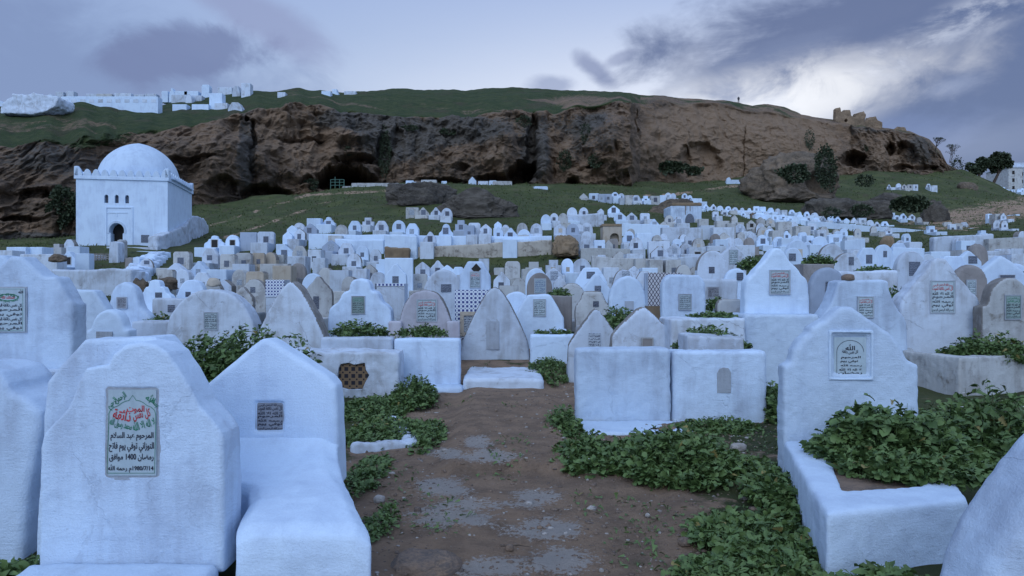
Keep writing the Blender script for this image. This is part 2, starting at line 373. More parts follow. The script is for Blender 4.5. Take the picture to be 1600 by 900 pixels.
def ground_mat():
    m_, N, p = newmat('earth_and_grass'); P = pos(N)
    g = N.n('ShaderNodeAttribute', attribute_name='grass').outputs['Fac']; pt = N.n('ShaderNodeAttribute', attribute_name='patch').outputs['Fac']
    nf = N.noise(P, 30, 8, .8); nm = N.noise(P, 3.2, 7, .65); nl = N.noise(P, .5, 5, .6)
    col = N.mix(N.ramp(nm, .35, .65), (.35, .245, .17), (.225, .16, .115))
    col = N.mix(N.ramp(nf, .52, .70, 0, .55), col, (.36, .30, .25))
    col = N.mix(N.ramp(nf, .45, .30, 0, .6), col, (.05, .036, .028))
    pm = N.ramp(N.m('ADD', pt, N.m('ADD', N.m('MULTIPLY', N.m('SUBTRACT', nm, .5), 1.3), N.m('MULTIPLY', N.m('SUBTRACT', nf, .5), 2.2))), .45, .58, 0, .68)
    col = N.mix(pm, col, N.mix(nf, (.40, .385, .37), (.58, .57, .56)))
    gc = N.mix(N.ramp(nm, .3, .7), (.026, .050, .014), (.062, .078, .024)); gc = N.mix(N.ramp(N.noise(P, 1.1, 6, .7), .3, .7, 0, .6), gc, (.062, .064, .026))
    gc = N.mix(N.ramp(N.noise(P, .22, 6, .65, .6), .48, .62, 0, .75), gc, (.085, .098, .036)); gc = N.mix(N.ramp(N.noise(P, .9, 7, .75), .56, .66, 0, .7), gc, (.014, .024, .010)); gc = N.mix(N.ramp(nl, .55, .68, 0, .7), gc, (.070, .056, .036))
    gm = N.ramp(N.m('ADD', g, N.m('MULTIPLY', N.m('SUBTRACT', nm, .5), 1.2)), .4, .6)
    col = N.mix(gm, col, gc)
    N.put(p.inputs['Base Color'], col)
    h = N.m('ADD', N.m('MULTIPLY', nm, 1.2), nf); N.put(p.inputs['Normal'], N.bump(h, 1., .06)); return m_
M['ground'] = ground_mat()
def leaf_mat(name, c0, c1, rough=.55):
    m_, N, p = newmat(name); P = pos(N)
    n_ = N.noise(P, 9, 3, .6); k = N.n('ShaderNodeNewGeometry').outputs['Random Per Island']
    col = N.mix(N.ramp(n_, .35, .65), c0, c1); col = N.mix(N.m('MULTIPLY', k, .55), col, tuple(x*1.6 for x in c1)); col = N.mix(N.m('GREATER_THAN', k, .987), col, (.20, .17, .06)) if 'mallow' in name else col
    N.put(p.inputs['Base Color'], col); p.inputs['Roughness'].default_value = rough; p.inputs['Specular IOR Level'].default_value = .3; return m_
M['leaf'] = leaf_mat('mallow_leaf', (.036, .072, .022), (.088, .140, .046))
M['leafd'] = leaf_mat('bush_leaf', (.026, .038, .024), (.045, .062, .034))
M['tuft'] = leaf_mat('grass_blade', (.034, .060, .017), (.070, .088, .030), .8)
M['stem'] = plain('stem_green', (.08, .13, .05)); M['bark'] = plain('bark', (.07, .055, .045), .9, .5, 12)
M['petal'] = plain('white_petal', (.75, .75, .75))
# ================================================================== TERRAIN
TD = np.array([0, 8, 11, 13.5, 16, 23, 32, 44.5, 47.5, 60, 80, 95, 110, 130, 165, 250, 700], float)
TP = np.array([-600, 0, 200, 330, 400, 600, 800, 870, 930, 1000, 1100, 1200, 1300, 1400, 1500, 1600, 1900], float)
TZ = np.array([
 [0, 0, .05, .30, .50, .95, 1.7, 3.0, 3.5, 5.0, 6.5, 7, 7, 7, 7, 7, 7],
 [0, 0, .05, .30, .50, .95, 1.7, 3.6, 4.2, 5.0, 6.8, 8, 8, 8, 8, 8, 8],
 [0, 0, .05, .28, .45, .90, 1.6, 3.6, 4.3, 5.2, 7.6, 9, 9, 9, 9, 9, 9],
 [0, 0, .05, .30, .45, .85, 1.5, 3.3, 3.9, 6.0, 9.6, 12, 13, 13, 13, 13, 13],
 [0, 0, .05, .35, .50, .85, 1.5, 3.1, 4.2, 6.0, 10, 13, 15, 15, 15, 15, 15],
 [0, 0, .05, .35, .50, .85, 1.45, 3.1, 4.7, 6.2, 10.3, 13.6, 17, 18.5, 18.5, 18.5, 18.5],
 [0, 0, .05, .35, .50, .85, 1.45, 3.1, 4.7, 6.4, 10.6, 13.6, 16.8, 19.5, 20, 20, 20],
 [0, 0, .05, .35, .50, .85, 1.45, 3.4, 4.5, 6.6, 10.4, 13.2, 16.6, 19.8, 21, 21, 21],
 [0, 0, .05, .35, .50, .85, 1.45, 3.3, 4.0, 6.4, 10.0, 12.8, 16.2, 20.2, 23, 23, 23],
 [0, 0, .05, .30, .50, .90, 1.5, 3.0, 3.8, 5.9, 9.6, 12.6, 15.5, 20.0, 24, 24, 24],
 [0, 0, .05, .30, .50, .95, 1.6, 2.9, 3.5, 5.6, 9.2, 11.8, 14.8, 19.6, 26, 26, 26],
 [0, 0, .05, .30, .50, .95, 1.7, 2.8, 3.3, 5.2, 8.4, 11.0, 13.8, 19, 27, 27, 27],
 [0, 0, .05, .30, .50, .95, 1.7, 2.8, 3.3, 5.0, 7.8, 10.4, 13.8, 19, 28, 28, 28],
 [0, 0, .05, .30, .50, .95, 1.7, 3.0, 3.7, 5.0, 7.2, 9.8, 13.5, 19, 28, 28, 28],
 [0, 0, .05, .30, .50, .95, 1.7, 3.3, 4.3, 5.3, 7.5, 10.2, 13.5, 18, 27.6, 24, 10],
 [0, 0, .05, .30, .50, .95, 1.7, 3.3, 4.3, 5.6, 8.5, 11.5, 14, 17.5, 22.5, 34, 10],
 [0, 0, .05, .30, .50, .95, 1.7, 3.3, 4.3, 5.8, 9.0, 12, 14, 17, 21, 32, 10]], float)
def T(x, y):
    """ground height at world x, y (metres; the camera stands at the origin looking along +y)"""
    x = np.asarray(x, float); y = np.asarray(y, float)
    px = np.clip(800+F*x/np.maximum(y, 1.), TP[0], TP[-1]); d = np.clip(y, 0, TD[-1])
    i = np.clip(np.searchsorted(TP, px, 'right')-1, 0, len(TP)-2); j = np.clip(np.searchsorted(TD, d, 'right')-1, 0, len(TD)-2)
    a = (px-TP[i])/(TP[i+1]-TP[i]); b = (d-TD[j])/(TD[j+1]-TD[j]); a = a*a*(3-2*a)
    z = (TZ[i, j]*(1-a)+TZ[i+1, j]*a)*(1-b)+(TZ[i, j+1]*(1-a)+TZ[i+1, j+1]*a)*b
    return z
def T1(x, y): return float(T(x, y))
def Tn(x, y):
    z = T(x, y)
    amp = np.clip(y/60, .0, 1)
    z = z + fbm(x*.12, y*.12, 0, 3)*1.0*sstep(y, 50, 90) + fbm(x*.5, y*.5, 3, 3)*.16*sstep(y, 16, 60)
    near = sstep(y, 14, 9)
    z = z + near*(fbm(x*1.1, y*1.1, 1, 4)*.045 + fbm(x*4, y*4, 2, 3)*.016 + vnoise(x*6, y*6)*.008 + vnoise(x*15, y*15)*.004)
    # the small step across the path
    st = sstep(y+.12*vnoise(x*2.5, 0), 6.35, 6.5)*sstep(np.abs(x+.05), .75, .45)*near
    z = z + st*.085 - .05*sstep(np.abs(x-.0), .9, .3)*sstep(y, 6.5, 5.5)*0
    return z
def build_terrain():
    ys = np.concatenate([[-3000, -900, -300, -100, -40, -15, -5, -1, 0, .8, 1.6, 2.3], np.arange(2.8, 14, .045), np.arange(14, 40, .14), np.arange(40, 130, .35), np.arange(130, 260, 1.2), [280, 320, 400, 550, 800, 1300, 2500, 4500]])
    s = np.linspace(-1, 1, 620); s = np.sign(s)*(np.abs(s)*.62+.38*np.abs(s)**2.6)
    Y = ys[:, None]+0*s[None]; X = s[None]*(3.5+np.abs(ys[:, None])*1.5)
    Z = Tn(X, Y)
    Z = np.where(Y > 255, Z-(Y-255)*.05, Z); Z = np.where(Y < -20, Z-.3, Z)
    Z = np.maximum(Z, -30)
    px = 800+F*X/np.maximum(Y, 1.); py = 450-(Z-EYE)*F/np.maximum(Y, 1.)
    # grass: nearly everywhere but the trodden path, patchy on it
    n1 = fbm(X*.9, Y*.9, 5, 4); n0 = fbm(X*.1, Y*.1, 9, 3)
    g = .25+.35*n1+0*X
    g = g+.75*sstep(Y, 13, 18)
    side = np.maximum(sstep(px, 690, 600), sstep(px, 1010, 1260))*.5
    g = g+np.where((Y > 3) & (Y < 13), side, 0)
    g = g-np.where((Y < 11), sstep(np.abs(px-770+(9-Y)*8), 260, 120)*1.0, 0)
    g = g-.55*((px > 1380)*sstep(px, 1370, 1480)*sstep(py, 345+(1600-px)*.14, 330+(1600-px)*.14)*0+sstep(px, 1340, 1500)*sstep(np.abs(py-(332+(1560-px)*.16)), 30, 12)*(Y > 50))
    g = g+.25*n0*(Y > 30)
    # little foot paths across the slope
    for pts in (((930, 309), (1010, 306), (1060, 303), (1150, 290)), ((330, 352), (400, 330), (480, 305), (620, 297)), ((350, 372), (430, 345), (520, 312))):
        for k in range(len(pts)-1):
            (a, b), (c, e) = pts[k], pts[k+1]
            t = np.clip(((px-a)*(c-a)+(py-b)*(e-b))/((c-a)**2+(e-b)**2), 0, 1)
            dd = np.hypot(px-a-t*(c-a), (py-b-t*(e-b))*1.5)
            g = g-.5*sstep(dd, 6, 1.5)*(Y > 50)
    patch = np.zeros_like(X)
    for cx, cy, rx, ry in ((685, 762, 42, 17), (840, 778, 38, 15), (862, 826, 60, 18), (885, 875, 55, 22), (745, 690, 24, 9), (760, 712, 50, 10), (700, 808, 70, 16), (735, 788, 60, 12), (700, 708, 30, 8), (775, 885, 60, 18), (560, 695, 0.1, .1)):
        patch = np.maximum(patch, 1.0-np.hypot((px-cx)/rx, (py-cy)/ry)*.55)
    patch = np.where((Y > 3) & (Y < 10), np.clip(patch, 0, 1), 0)
    o = mkgrid('ground', np.stack([X, Y, Z], -1), M['ground'], {'grass': np.clip(g, 0, 1), 'patch': patch}); tag(o, kind='structure')
build_terrain()
# ================================================================== THE CLIFF AND THE HILL ABOVE IT
def tab(px, pts):
    return np.interp(px, [p[0] for p in pts], [p[1] for p in pts])
FOOT_D = [(-700, 74), (0, 75), (120, 79), (200, 86), (330, 99), (395, 106), (500, 114), (600, 118), (800, 124), (985, 128), (1000, 143), (1100, 150), (1200, 154), (1350, 156), (1440, 160), (1480, 163), (1540, 166)]
EDGE_Y = [(-700, 228), (0, 230), (100, 224), (200, 206), (300, 196), (370, 182), (400, 172), (440, 166), (500, 168), (520, 172), (600, 180), (680, 187), (740, 183), (770, 177), (800, 173), (870, 172), (920, 164), (985, 158), (1050, 160), (1150, 168), (1200, 172), (1250, 186), (1300, 194), (1380, 203), (1420, 212), (1455, 226), (1472, 245), (1482, 262), (1510, 275), (1540, 290)]
SKY_Y = [(-700, 170), (0, 166), (60, 163), (120, 161), (250, 168), (300, 160), (400, 151), (480, 149), (560, 147), (620, 145), (700, 144), (790, 146), (870, 145), (950, 148), (1050, 153), (1150, 162), (1175, 166), (1200, 164), (1225, 168), (1250, 180), (1300, 187), (1380, 199), (1420, 205), (1452, 218), (1470, 236), (1480, 256), (1510, 272), (1540, 288)]
SKY_D = [(-700, 118), (0, 122), (300, 135), (500, 170), (700, 190), (870, 186), (1000, 182), (1150, 178), (1300, 174), (1420, 172), (1480, 170), (1540, 170)]
def edge_d(px): return tab(px, FOOT_D)+tab(px, [(-700, 12), (200, 12), (350, 9), (500, 8), (800, 9), (985, 9), (1000, 8), (1400, 9), (1480, 5), (1540, 2)])
CAVES = [(540, 275, 44, 19, 20, 0), (556, 249, 34, 9, 6, 0), (600, 245, 12, 40, 3, 0), (412, 302, 40, 13, 6, 0), (480, 284, 14, 6, 2, 0), (772, 278, 26, 8, 7, 0), (817, 266, 24, 19, 11, .6), (830, 225, 8, 50, 4, .1),
         (690, 283, 36, 4, 4, 0), (893, 288, 15, 11, 7, 0), (921, 262, 5, 4, 3, 0), (1094, 246, 34, 24, 2.6, 0), (1070, 240, 9, 14, 1.8, 0), (1335, 245, 20, 12, 8, 0), (1392, 231, 8, 10, 6, 0), (1418, 240, 15, 18, 5, -.4), (1412, 260, 16, 5, 4, 0),
         (388, 188, 4.5, 3.5, 4, 0), (396, 235, 5, 48, 2.2, 0), (991, 215, 5, 50, 2.2, 0), (1163, 240, 1.3, 45, .8, 0), (620, 215, 10, 20, 2, 0), (60, 300, 30, 7, 2.5, 0), (30, 340, 40, 5, 2.5, 0), (1448, 262, 18, 4, 3, 0), (720, 262, 14, 5, 2, 0), (470, 215, 40, 3, 1.5, .2), (300, 250, 40, 4, 2, 0), (345, 290, 24, 12, 3, 0)]
BULGE = [(985, 225, 60, 60, 5, 0), (700, 240, 70, 40, 2, 0), (850, 255, 14, 45, 5, 0), (345, 255, 45, 60, 4, 0), (780, 228, 30, 35, 3.5, 0), (940, 230, 30, 60, 3, 0), (240, 300, 60, 60, 3, 0), (660, 285, 50, 6, 1.5, 0), (1440, 235, 30, 25, 2, 0), (560, 215, 60, 12, 2, 0)]
def build_cliff():
    px = np.concatenate([np.arange(-700, -40, 12.), np.arange(-40, 1545, 1.25)])
    fd, ed, sd = tab(px, FOOT_D), edge_d(px), tab(px, SKY_D)
    ez = EYE+(450-tab(px, EDGE_Y))*ed/F; sz = EYE+(450-tab(px, SKY_Y))*sd/F
    fz = T((px-800)/F*fd, fd)-1.2
    ez = np.maximum(ez, fz+.3); ez += fbm(px*.03, 0*px, 3, 2)*.9*sstep(px, 1530, 1450)
    sd = np.maximum(sd, ed+2); sz = sz+fbm(px*.04, 0*px, 8, 3)*.25
    n1, n2, n3 = 190, 70, 8
    rows = []; G = []; DK = []; TN = []
    for i in range(n1):
        v = i/(n1-1); prof = v**1.0
        # steep face with a slightly leaning foot and a rounded lip
        d = fd+(ed-fd)*(.25*v+.75*sstep(v, .0, 1.)*v**1.6); z = fz+(ez-fz)*v
        rows.append((d, z)); 
    D1 = np.array([r[0] for r in rows]); Z1 = np.array([r[1] for r in rows]); Px = px[None]+0*D1
    X = (Px-800)/F*D1; Py = 450-(Z1-EYE)*F/D1
    V = np.linspace(0, 1, n1)[:, None]+0*D1
    warp = fbm(X*.08, Z1*.08, 2, 3)*6
    n = fbm((X+warp)*.09, Z1*.12, 0, 5)*4.2
    n += (1-np.abs(fbm(X*.30, Z1*.30+warp*.3, 4, 4))*2.4)*-1.3
    n += fbm(X*1.1, Z1*1.4, 7, 4)*.8 + fbm(X*3.2, Z1*4, 9, 2)*.2
    strata = np.abs(((Z1*.42+warp*.5+fbm(X*.15, Z1*.1, 1, 3)*1.2) % 1)-.5)*2
    n += (strata**4)*.45*(.5+.5*fbm(X*.1, Z1*.2, 12, 2))
    vr = 1-np.abs(fbm((X+warp*.4)*.22, Z1*.035, 61, 4))*3; n += np.clip(vr, -1, 1)*1.1 + np.clip(1-np.abs(fbm(X*.9, Z1*.10, 71, 3))*4, 0, 1)*.5
    soft = np.where((Px > 992) & (Px < 1330), .45, 1.)   # the bare tan wall at the right is smoother
    n = n*soft
    env = sstep(V, 0, .06)*sstep(V, 1.0, .96)
    n = n*env
    for cx, cy, rx, ry, dep, sh in CAVES:
        qy = (Py-cy)/ry; r = np.hypot((Px-cx-sh*(Py-cy)*-1)/rx*(1-.25*qy), np.where(qy > 0, qy*.8, qy))+.30*fbm(Px*.09, Py*.12, cx, 4)
        n += dep*sstep(r, np.where(qy > 0, 1.25, 1.05), np.where(qy > 0, .45, .80))
    for cx, cy, rx, ry, dep, sh in BULGE:
        r = np.hypot((Px-cx)/rx, (Py-cy)/ry)+.2*fbm(Px*.04, Py*.05, cx, 3)
        n -= dep*sstep(r, 1.2, .3)
    D1 = D1+n; X1 = (Px-800)/F*(D1)   # the face is pushed along the ground direction of its column
    X1 = X1+.6*env*fbm(X*.7, Z1*.9, 21, 3); Z1 = Z1+.35*env*fbm(X*.8, Z1*.8, 33, 3)
    g1 = sstep(V, .95, 1.02)+.25*sstep(fbm(X*.25, Z1*.5, 6, 4), .15, .5)*sstep(V, .5, .9)
    g1 += sstep(Px, 320, 150)*(sstep(Py, 248, 222)*.6)
    g1 = np.where((Px > 1000), sstep(V, .93, 1.0)*(.30+.5*fbm(X*.15, Z1*.2, 51, 3)), g1)
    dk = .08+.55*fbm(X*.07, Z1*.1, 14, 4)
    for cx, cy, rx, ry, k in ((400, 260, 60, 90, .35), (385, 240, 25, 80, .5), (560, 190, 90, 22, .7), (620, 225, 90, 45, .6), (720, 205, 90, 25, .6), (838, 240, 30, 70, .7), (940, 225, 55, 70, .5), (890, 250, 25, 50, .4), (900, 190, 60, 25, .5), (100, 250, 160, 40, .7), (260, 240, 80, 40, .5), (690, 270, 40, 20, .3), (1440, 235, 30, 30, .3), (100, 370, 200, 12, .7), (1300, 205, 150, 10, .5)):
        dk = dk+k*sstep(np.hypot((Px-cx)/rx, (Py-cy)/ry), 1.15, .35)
    tn = .15+.5*fbm(X*.06, Z1*.06, 44, 3)
    for cx, cy, rx, ry, k in ((455, 235, 60, 55, .5), (1100, 225, 110, 75, 1.), (1230, 225, 110, 60, .7), (1400, 245, 70, 35, .4), (640, 270, 60, 22, .4), (770, 240, 30, 35, .4), (920, 275, 50, 18, .5), (890, 235, 14, 30, .5), (60, 330, 90, 40, .3), (350, 290, 50, 30, .4)):
        tn = tn+k*sstep(np.hypot((Px-cx)/rx, (Py-cy)/ry), 1.15, .35)
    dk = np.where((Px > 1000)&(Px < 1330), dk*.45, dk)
    # grassy slope from the lip of the cliff up to the skyline
    v2 = np.linspace(0, 1, n2+1)[1:][:, None]
    D2 = ed+(sd-ed)*v2; c = .12*np.sin(v2*math.pi)
    Z2 = ez+(sz-ez)*(v2+c*(sd-ed > 12)); X2 = (px[None]-800)/F*D2
    a2 = np.sin(v2*math.pi)**.7
    Z2 = Z2+a2*(fbm(X2*.06, D2*.06, 3, 3)*1.0+fbm(X2*.35, D2*.35, 5, 3)*.25)+.05*fbm(X2*1.2, D2*1.2, 9, 2)
    P2x = px[None]+0*D2
    rock2 = sstep(np.hypot((P2x-905)/75, (450-(Z2-EYE)*F/D2-158)/14), 1.3, .4)+sstep(np.hypot((P2x-790)/50, (450-(Z2-EYE)*F/D2-176)/7), 1.2, .5)
    g2 = 1-.55*rock2-.5*sstep(fbm(X2*.12, D2*.2, 70, 4), .18, .45)*sstep(v2, .75, .2)
    g2 = np.where(P2x > 1000, .42+.5*fbm(X2*.2, D2*.3, 11, 3), g2)
    v3 = np.linspace(0, 1, n3+1)[1:][:, None]
    D3 = sd+v3*120; Z3 = sz-v3*v3*16; X3 = (px[None]-800)/F*D3
    P = np.concatenate([np.stack([X1, D1, Z1], -1), np.stack([X2, D2, Z2], -1), np.stack([X3, D3, Z3+0*D3], -1)], 0)
    one = np.ones_like(X3)
    gr = np.concatenate([g1, g2+0*X2, one]); dkk = np.concatenate([dk, .3+0*X2, 0*X3]); tnn = np.concatenate([tn, .2+0*X2, 0*X3])
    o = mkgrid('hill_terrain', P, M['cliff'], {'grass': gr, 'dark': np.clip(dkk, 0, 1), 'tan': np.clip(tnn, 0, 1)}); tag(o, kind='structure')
    return o
hill = build_cliff()
from mathutils.bvhtree import BVHTree
def bvh_of(o):
    me = o.data; return BVHTree.FromPolygons([v.co for v in me.vertices], [p.vertices for p in me.polygons])
hill_bvh = bvh_of(hill)
def ray(px, py): return Vector(((px-800)/F, 1., (450-py)/F))
def hill_at(px, py):
    """where the line of sight through a photograph pixel meets the hill: the true place of a thing seen on it"""
    d = ray(px, py).normalized(); h = hill_bvh.ray_cast(Vector((0, 0, EYE)), d)
    return h[0] if h[0] is not None else None
def W(px, py, d): return Vector(((px-800)/F*d, d, EYE+(450-py)/F*d))
def ground_at(px, py, dmin=3.):
    """where the line of sight through a pixel meets the ground"""
    d = dmin
    while d < 240:
        z = EYE+(450-py)/F*d
        if T1((px-800)/F*d, d) >= z: break
        d *= 1.004
    return Vector(((px-800)/F*d, d, T1((px-800)/F*d, d)))
# ------------------------------------------------------------------ boulders and rock outcrops
def rock(name, px0, px1, ytop, ybase, label, mat, d=None, seed=1, depth=.7, cat='boulder', group=None, sub=4, flat=0., sink=.25, rough=.22, on_hill=False, caves=()):
    pc = (px0+px1)/2
    if d is None:
        g = ground_at(pc, ybase) if not on_hill else hill_at(pc, ybase); d = g.y
    wd = (px1-px0)/F*d; zt = EYE+(450-ytop)/F*d; zb = EYE+(450-ybase)/F*d; h = zt-zb
    bm = bmesh.new(); bmesh.ops.create_icosphere(bm, subdivisions=sub, radius=1.)
    co = np.array([v.co[:] for v in bm.verts]); r0 = co.copy()
    n = fbm(r0[:, 0]*1.3+seed*5, r0[:, 1]*1.3, r0[:, 2]*1.3+seed, 5)*rough*2.2
    rid = (1-np.abs(fbm(r0[:, 0]*2.6+seed, r0[:, 1]*2.6, r0[:, 2]*3.4, 4))*2.5)*rough*.35
    fine = fbm(r0[:, 0]*9+seed, r0[:, 1]*9, r0[:, 2]*9, 3)*rough*.35
    co = np.sign(r0)*np.abs(r0)**.85*(1+n+rid+fine)[:, None]
    co[:, 2] = np.where(co[:, 2] < -sink, -sink+(co[:, 2]+sink)*.25, co[:, 2])
    hw = (co[:, 0].max()-co[:, 0].min())/2; zx, zn = co[:, 2].max(), -sink
    co[:, 0] = (co[:, 0]-(co[:, 0].max()+co[:, 0].min())/2)/hw*wd/2
    co[:, 1] = co[:, 1]*wd/2*depth; co[:, 2] = (co[:, 2]-zn)/(zx-zn)*h
    for cx, cy, rx, ry, dep in caves:
        a = (cx-pc)/F*d; b = (ybase-cy)/F*d
        r = np.hypot((co[:, 0]-a)/(rx/F*d), (co[:, 2]-b)/(ry/F*d))
        co[:, 1] += np.where(co[:, 1] < 0, dep*sstep(r, 1.2, .5), 0)
    for v, c in zip(bm.verts, co): v.co = c
    me = bpy.data.meshes.new(name); bm.to_mesh(me); bm.free(); me.materials.append(M[mat]); me.polygons.foreach_set('use_smooth', [True]*len(me.polygons))
    o = bpy.data.objects.new(name, me); o.location = ((pc-800)/F*d, d+wd/2*depth*.3, zb); COL.objects.link(o)
    tag(o, label, cat, group); return o
rock('boulder', 1160, 1308, 236, 312, 'huge pale-topped brown boulder with a hollow, standing before the cliff at the right', 'rockb', seed=3, depth=.7, sub=6, rough=.20, sink=.5, caves=((1272, 290, 26, 18, 4.),))
rock('boulder', 1262, 1345, 308, 338, 'broad flat grey boulder lying just below the huge brown boulder', 'rock', seed=6, sub=5, depth=.6)
rock('boulder', 1318, 1400, 312, 342, 'dark grey broken boulder beside the flat grey boulder', 'rock', seed=11, sub=5, depth=.6, rough=.3)
rock('boulder', 1360, 1412, 300, 318, 'small lichen-grey rock ridge below the right-hand row of caves', 'rock', seed=12, sub=4, depth=.6, rough=.3)
rock('boulder', 1440, 1486, 312, 346, 'speckled grey rock lump on the bare slope at the right', 'rock', seed=14, sub=5, depth=.5, rough=.28)
rock('boulder', 1497, 1530, 284, 297, 'low brown rock hump near the two round trees', 'rockb', seed=15, sub=4, depth=.5)
rock('rock_outcrop', 600, 715, 282, 322, 'dark craggy outcrop in the grass under the central cliff, left of its longer neighbour', 'rock', seed=21, sub=6, depth=.45, cat='rock outcrop', rough=.25)
rock('rock_outcrop', 682, 812, 294, 338, 'long dark craggy outcrop above the four lone tombs on the grass', 'rock', seed=22, sub=6, depth=.4, cat='rock outcrop', rough=.25)
rock('rock_outcrop', 1008, 1100, 310, 352, 'brown sloping outcrop built against by the white walled tomb', 'rockb', seed=25, sub=5, depth=.35, d=80, cat='rock outcrop')
rock('rock_outcrop', 862, 906, 366, 397, 'heap of dark red-brown rock at the end of the retaining wall', 'b', d=44.2, seed=26, sub=5, depth=.8, cat='rock outcrop', rough=.3)
rock('boulder', 1170, 1185, 332, 345, 'small brown rock between the old gabled tombs', 'rockb', seed=29, sub=3)
rock('boulder', 1515, 1545, 380, 415, 'rounded brown boulder among white tombs at the right', 'c', d=24, seed=31, sub=4, depth=.7, rough=.12)
rock('boulder', 1376, 1398, 368, 385, 'small square brown rock on the grass behind the right-hand tombs', 'b', d=36, seed=32, sub=4, depth=.8, rough=.14)
rock('boulder', 322, 344, 434, 446, 'flat tan rock wedged between old tombs at the left', 't', d=20, seed=33, sub=3, rough=.14)
rock('boulder', 206, 233, 434, 462, 'brown broken rock beside the end of the long white wall', 'rockb', d=22, seed=34, sub=4, rough=.25)
rock('boulder', 232, 276, 432, 450, 'dark stony hump behind the domed white tombs at the left', 'rockb', d=26, seed=35, sub=4, rough=.25)
rock('boulder', 75, 100, 396, 408, 'brown rock showing between white walls left of the shrine', 'rockb', d=33, seed=36, sub=4, rough=.25)
rock('boulder', 602, 728, 866, 912, 'dark earth-coloured boulder sunk in the path at the bottom edge', 'stone', d=4.25, seed=37, sub=5, depth=.8, rough=.1, sink=.1)
rock('hill_rock', 130, 168, 183, 196, 'brown rock patch in the grass below the long hilltop wall', 'rockb', d=108, seed=38, sub=4, cat='rock')
# ------------------------------------------------------------------ ruin on the hilltop
def ruin():
    d = 171.; r = empty('ruined_tomb', W(1340, 197, d)); tag(r, 'ruined masonry tomb with broken walls on the cliff top', 'ruin')
    r.location.z = EYE+(450-199)/F*d
    k = d/F
    def blk(name, pts, y0, y1, lab=None, hole=None):
        P = [((a-1340)*k, (199-b)*k) for a, b in pts]
        o = MB().prism(P[::-1], y0, y1, .12).build(name, M['ruin'], r)
        if lab: o['label'] = lab
        if hole:
            c = MB().box((hole[0]-1340)*k, (hole[1]-1340)*k, -9, 9, (199-hole[3])*k, (199-hole[2])*k); cut(o, c.V, c.F)
        plaster(o, .16, .25, .9, .06, seed=pts[0][0]*.1, it=1); return o
    blk('wall', [(1302, 196), (1303, 171), (1311, 169), (1314, 179), (1318, 172), (1326, 173), (1328, 182), (1333, 184), (1336, 178), (1347, 175), (1350, 182), (1347, 192), (1350, 200)], -1, .6, hole=(1317, 1321, 188, 192))
    blk('wall', [(1346, 200), (1350, 190), (1358, 186), (1360, 182), (1370, 181), (1373, 188), (1380, 190), (1381, 201)], .4, 2.4, hole=None)
    blk('wall', [(1302, 197), (1302, 190), (1381, 193), (1381, 204)], 5.5, 6.5)
    blk('rubble', [(1396, 204), (1403, 198), (1415, 198), (1416, 206)], 0, 1.)
ruin()
# ================================================================== ARABIC LETTERING
_AR = {'ء': (0xFE80,), 'آ': (0xFE81, 0xFE82), 'أ': (0xFE83, 0xFE84), 'ؤ': (0xFE85, 0xFE86), 'إ': (0xFE87, 0xFE88), 'ئ': (0xFE89, 0xFE8A, 0xFE8B, 0xFE8C),
 'ا': (0xFE8D, 0xFE8E), 'ب': (0xFE8F, 0xFE90, 0xFE91, 0xFE92), 'ة': (0xFE93, 0xFE94), 'ت': (0xFE95, 0xFE96, 0xFE97, 0xFE98), 'ث': (0xFE99, 0xFE9A, 0xFE9B, 0xFE9C),
 'ج': (0xFE9D, 0xFE9E, 0xFE9F, 0xFEA0), 'ح': (0xFEA1, 0xFEA2, 0xFEA3, 0xFEA4), 'خ': (0xFEA5, 0xFEA6, 0xFEA7, 0xFEA8), 'د': (0xFEA9, 0xFEAA), 'ذ': (0xFEAB, 0xFEAC),
 'ر': (0xFEAD, 0xFEAE), 'ز': (0xFEAF, 0xFEB0), 'س': (0xFEB1, 0xFEB2, 0xFEB3, 0xFEB4), 'ش': (0xFEB5, 0xFEB6, 0xFEB7, 0xFEB8), 'ص': (0xFEB9, 0xFEBA, 0xFEBB, 0xFEBC),
 'ض': (0xFEBD, 0xFEBE, 0xFEBF, 0xFEC0), 'ط': (0xFEC1, 0xFEC2, 0xFEC3, 0xFEC4), 'ع': (0xFEC9, 0xFECA, 0xFECB, 0xFECC), 'غ': (0xFECD, 0xFECE, 0xFECF, 0xFED0),
 'ف': (0xFED1, 0xFED2, 0xFED3, 0xFED4), 'ق': (0xFED5, 0xFED6, 0xFED7, 0xFED8), 'ك': (0xFED9, 0xFEDA, 0xFEDB, 0xFEDC), 'ل': (0xFEDD, 0xFEDE, 0xFEDF, 0xFEE0),
 'م': (0xFEE1, 0xFEE2, 0xFEE3, 0xFEE4), 'ن': (0xFEE5, 0xFEE6, 0xFEE7, 0xFEE8), 'ه': (0xFEE9, 0xFEEA, 0xFEEB, 0xFEEC), 'و': (0xFEED, 0xFEEE), 'ى': (0xFEEF, 0xFEF0), 'ي': (0xFEF1, 0xFEF2, 0xFEF3, 0xFEF4),
 '\ue000': (0xFEFB, 0xFEFC), '\ue001': (0xFDF2,)}
def shape(s):
    """joined letter forms in visual (left to right) order"""
    s = s.replace('الله', '\ue001').replace('لا', '\ue000')
    out = []; n = len(s)
    for i, ch in enumerate(s):
        f = _AR.get(ch)
        if not f: out.append(ch); continue
        prev = i > 0 and len(_AR.get(s[i-1], ())) == 4
        nxt = i < n-1 and s[i+1] in _AR and len(f) == 4 and s[i+1] not in 'ء\ue001'
        if ch == '\ue001': prev = False
        if len(f) == 4: k = 3 if prev and nxt else 1 if prev else 2 if nxt else 0
        else: k = 1 if prev and len(f) > 1 else 0
        out.append(chr(f[k]))
    v = ''.join(out)[::-1]
    import re
    return re.sub(r'[0-9/]+', lambda m_: m_.group(0)[::-1], v)
_tc = {}
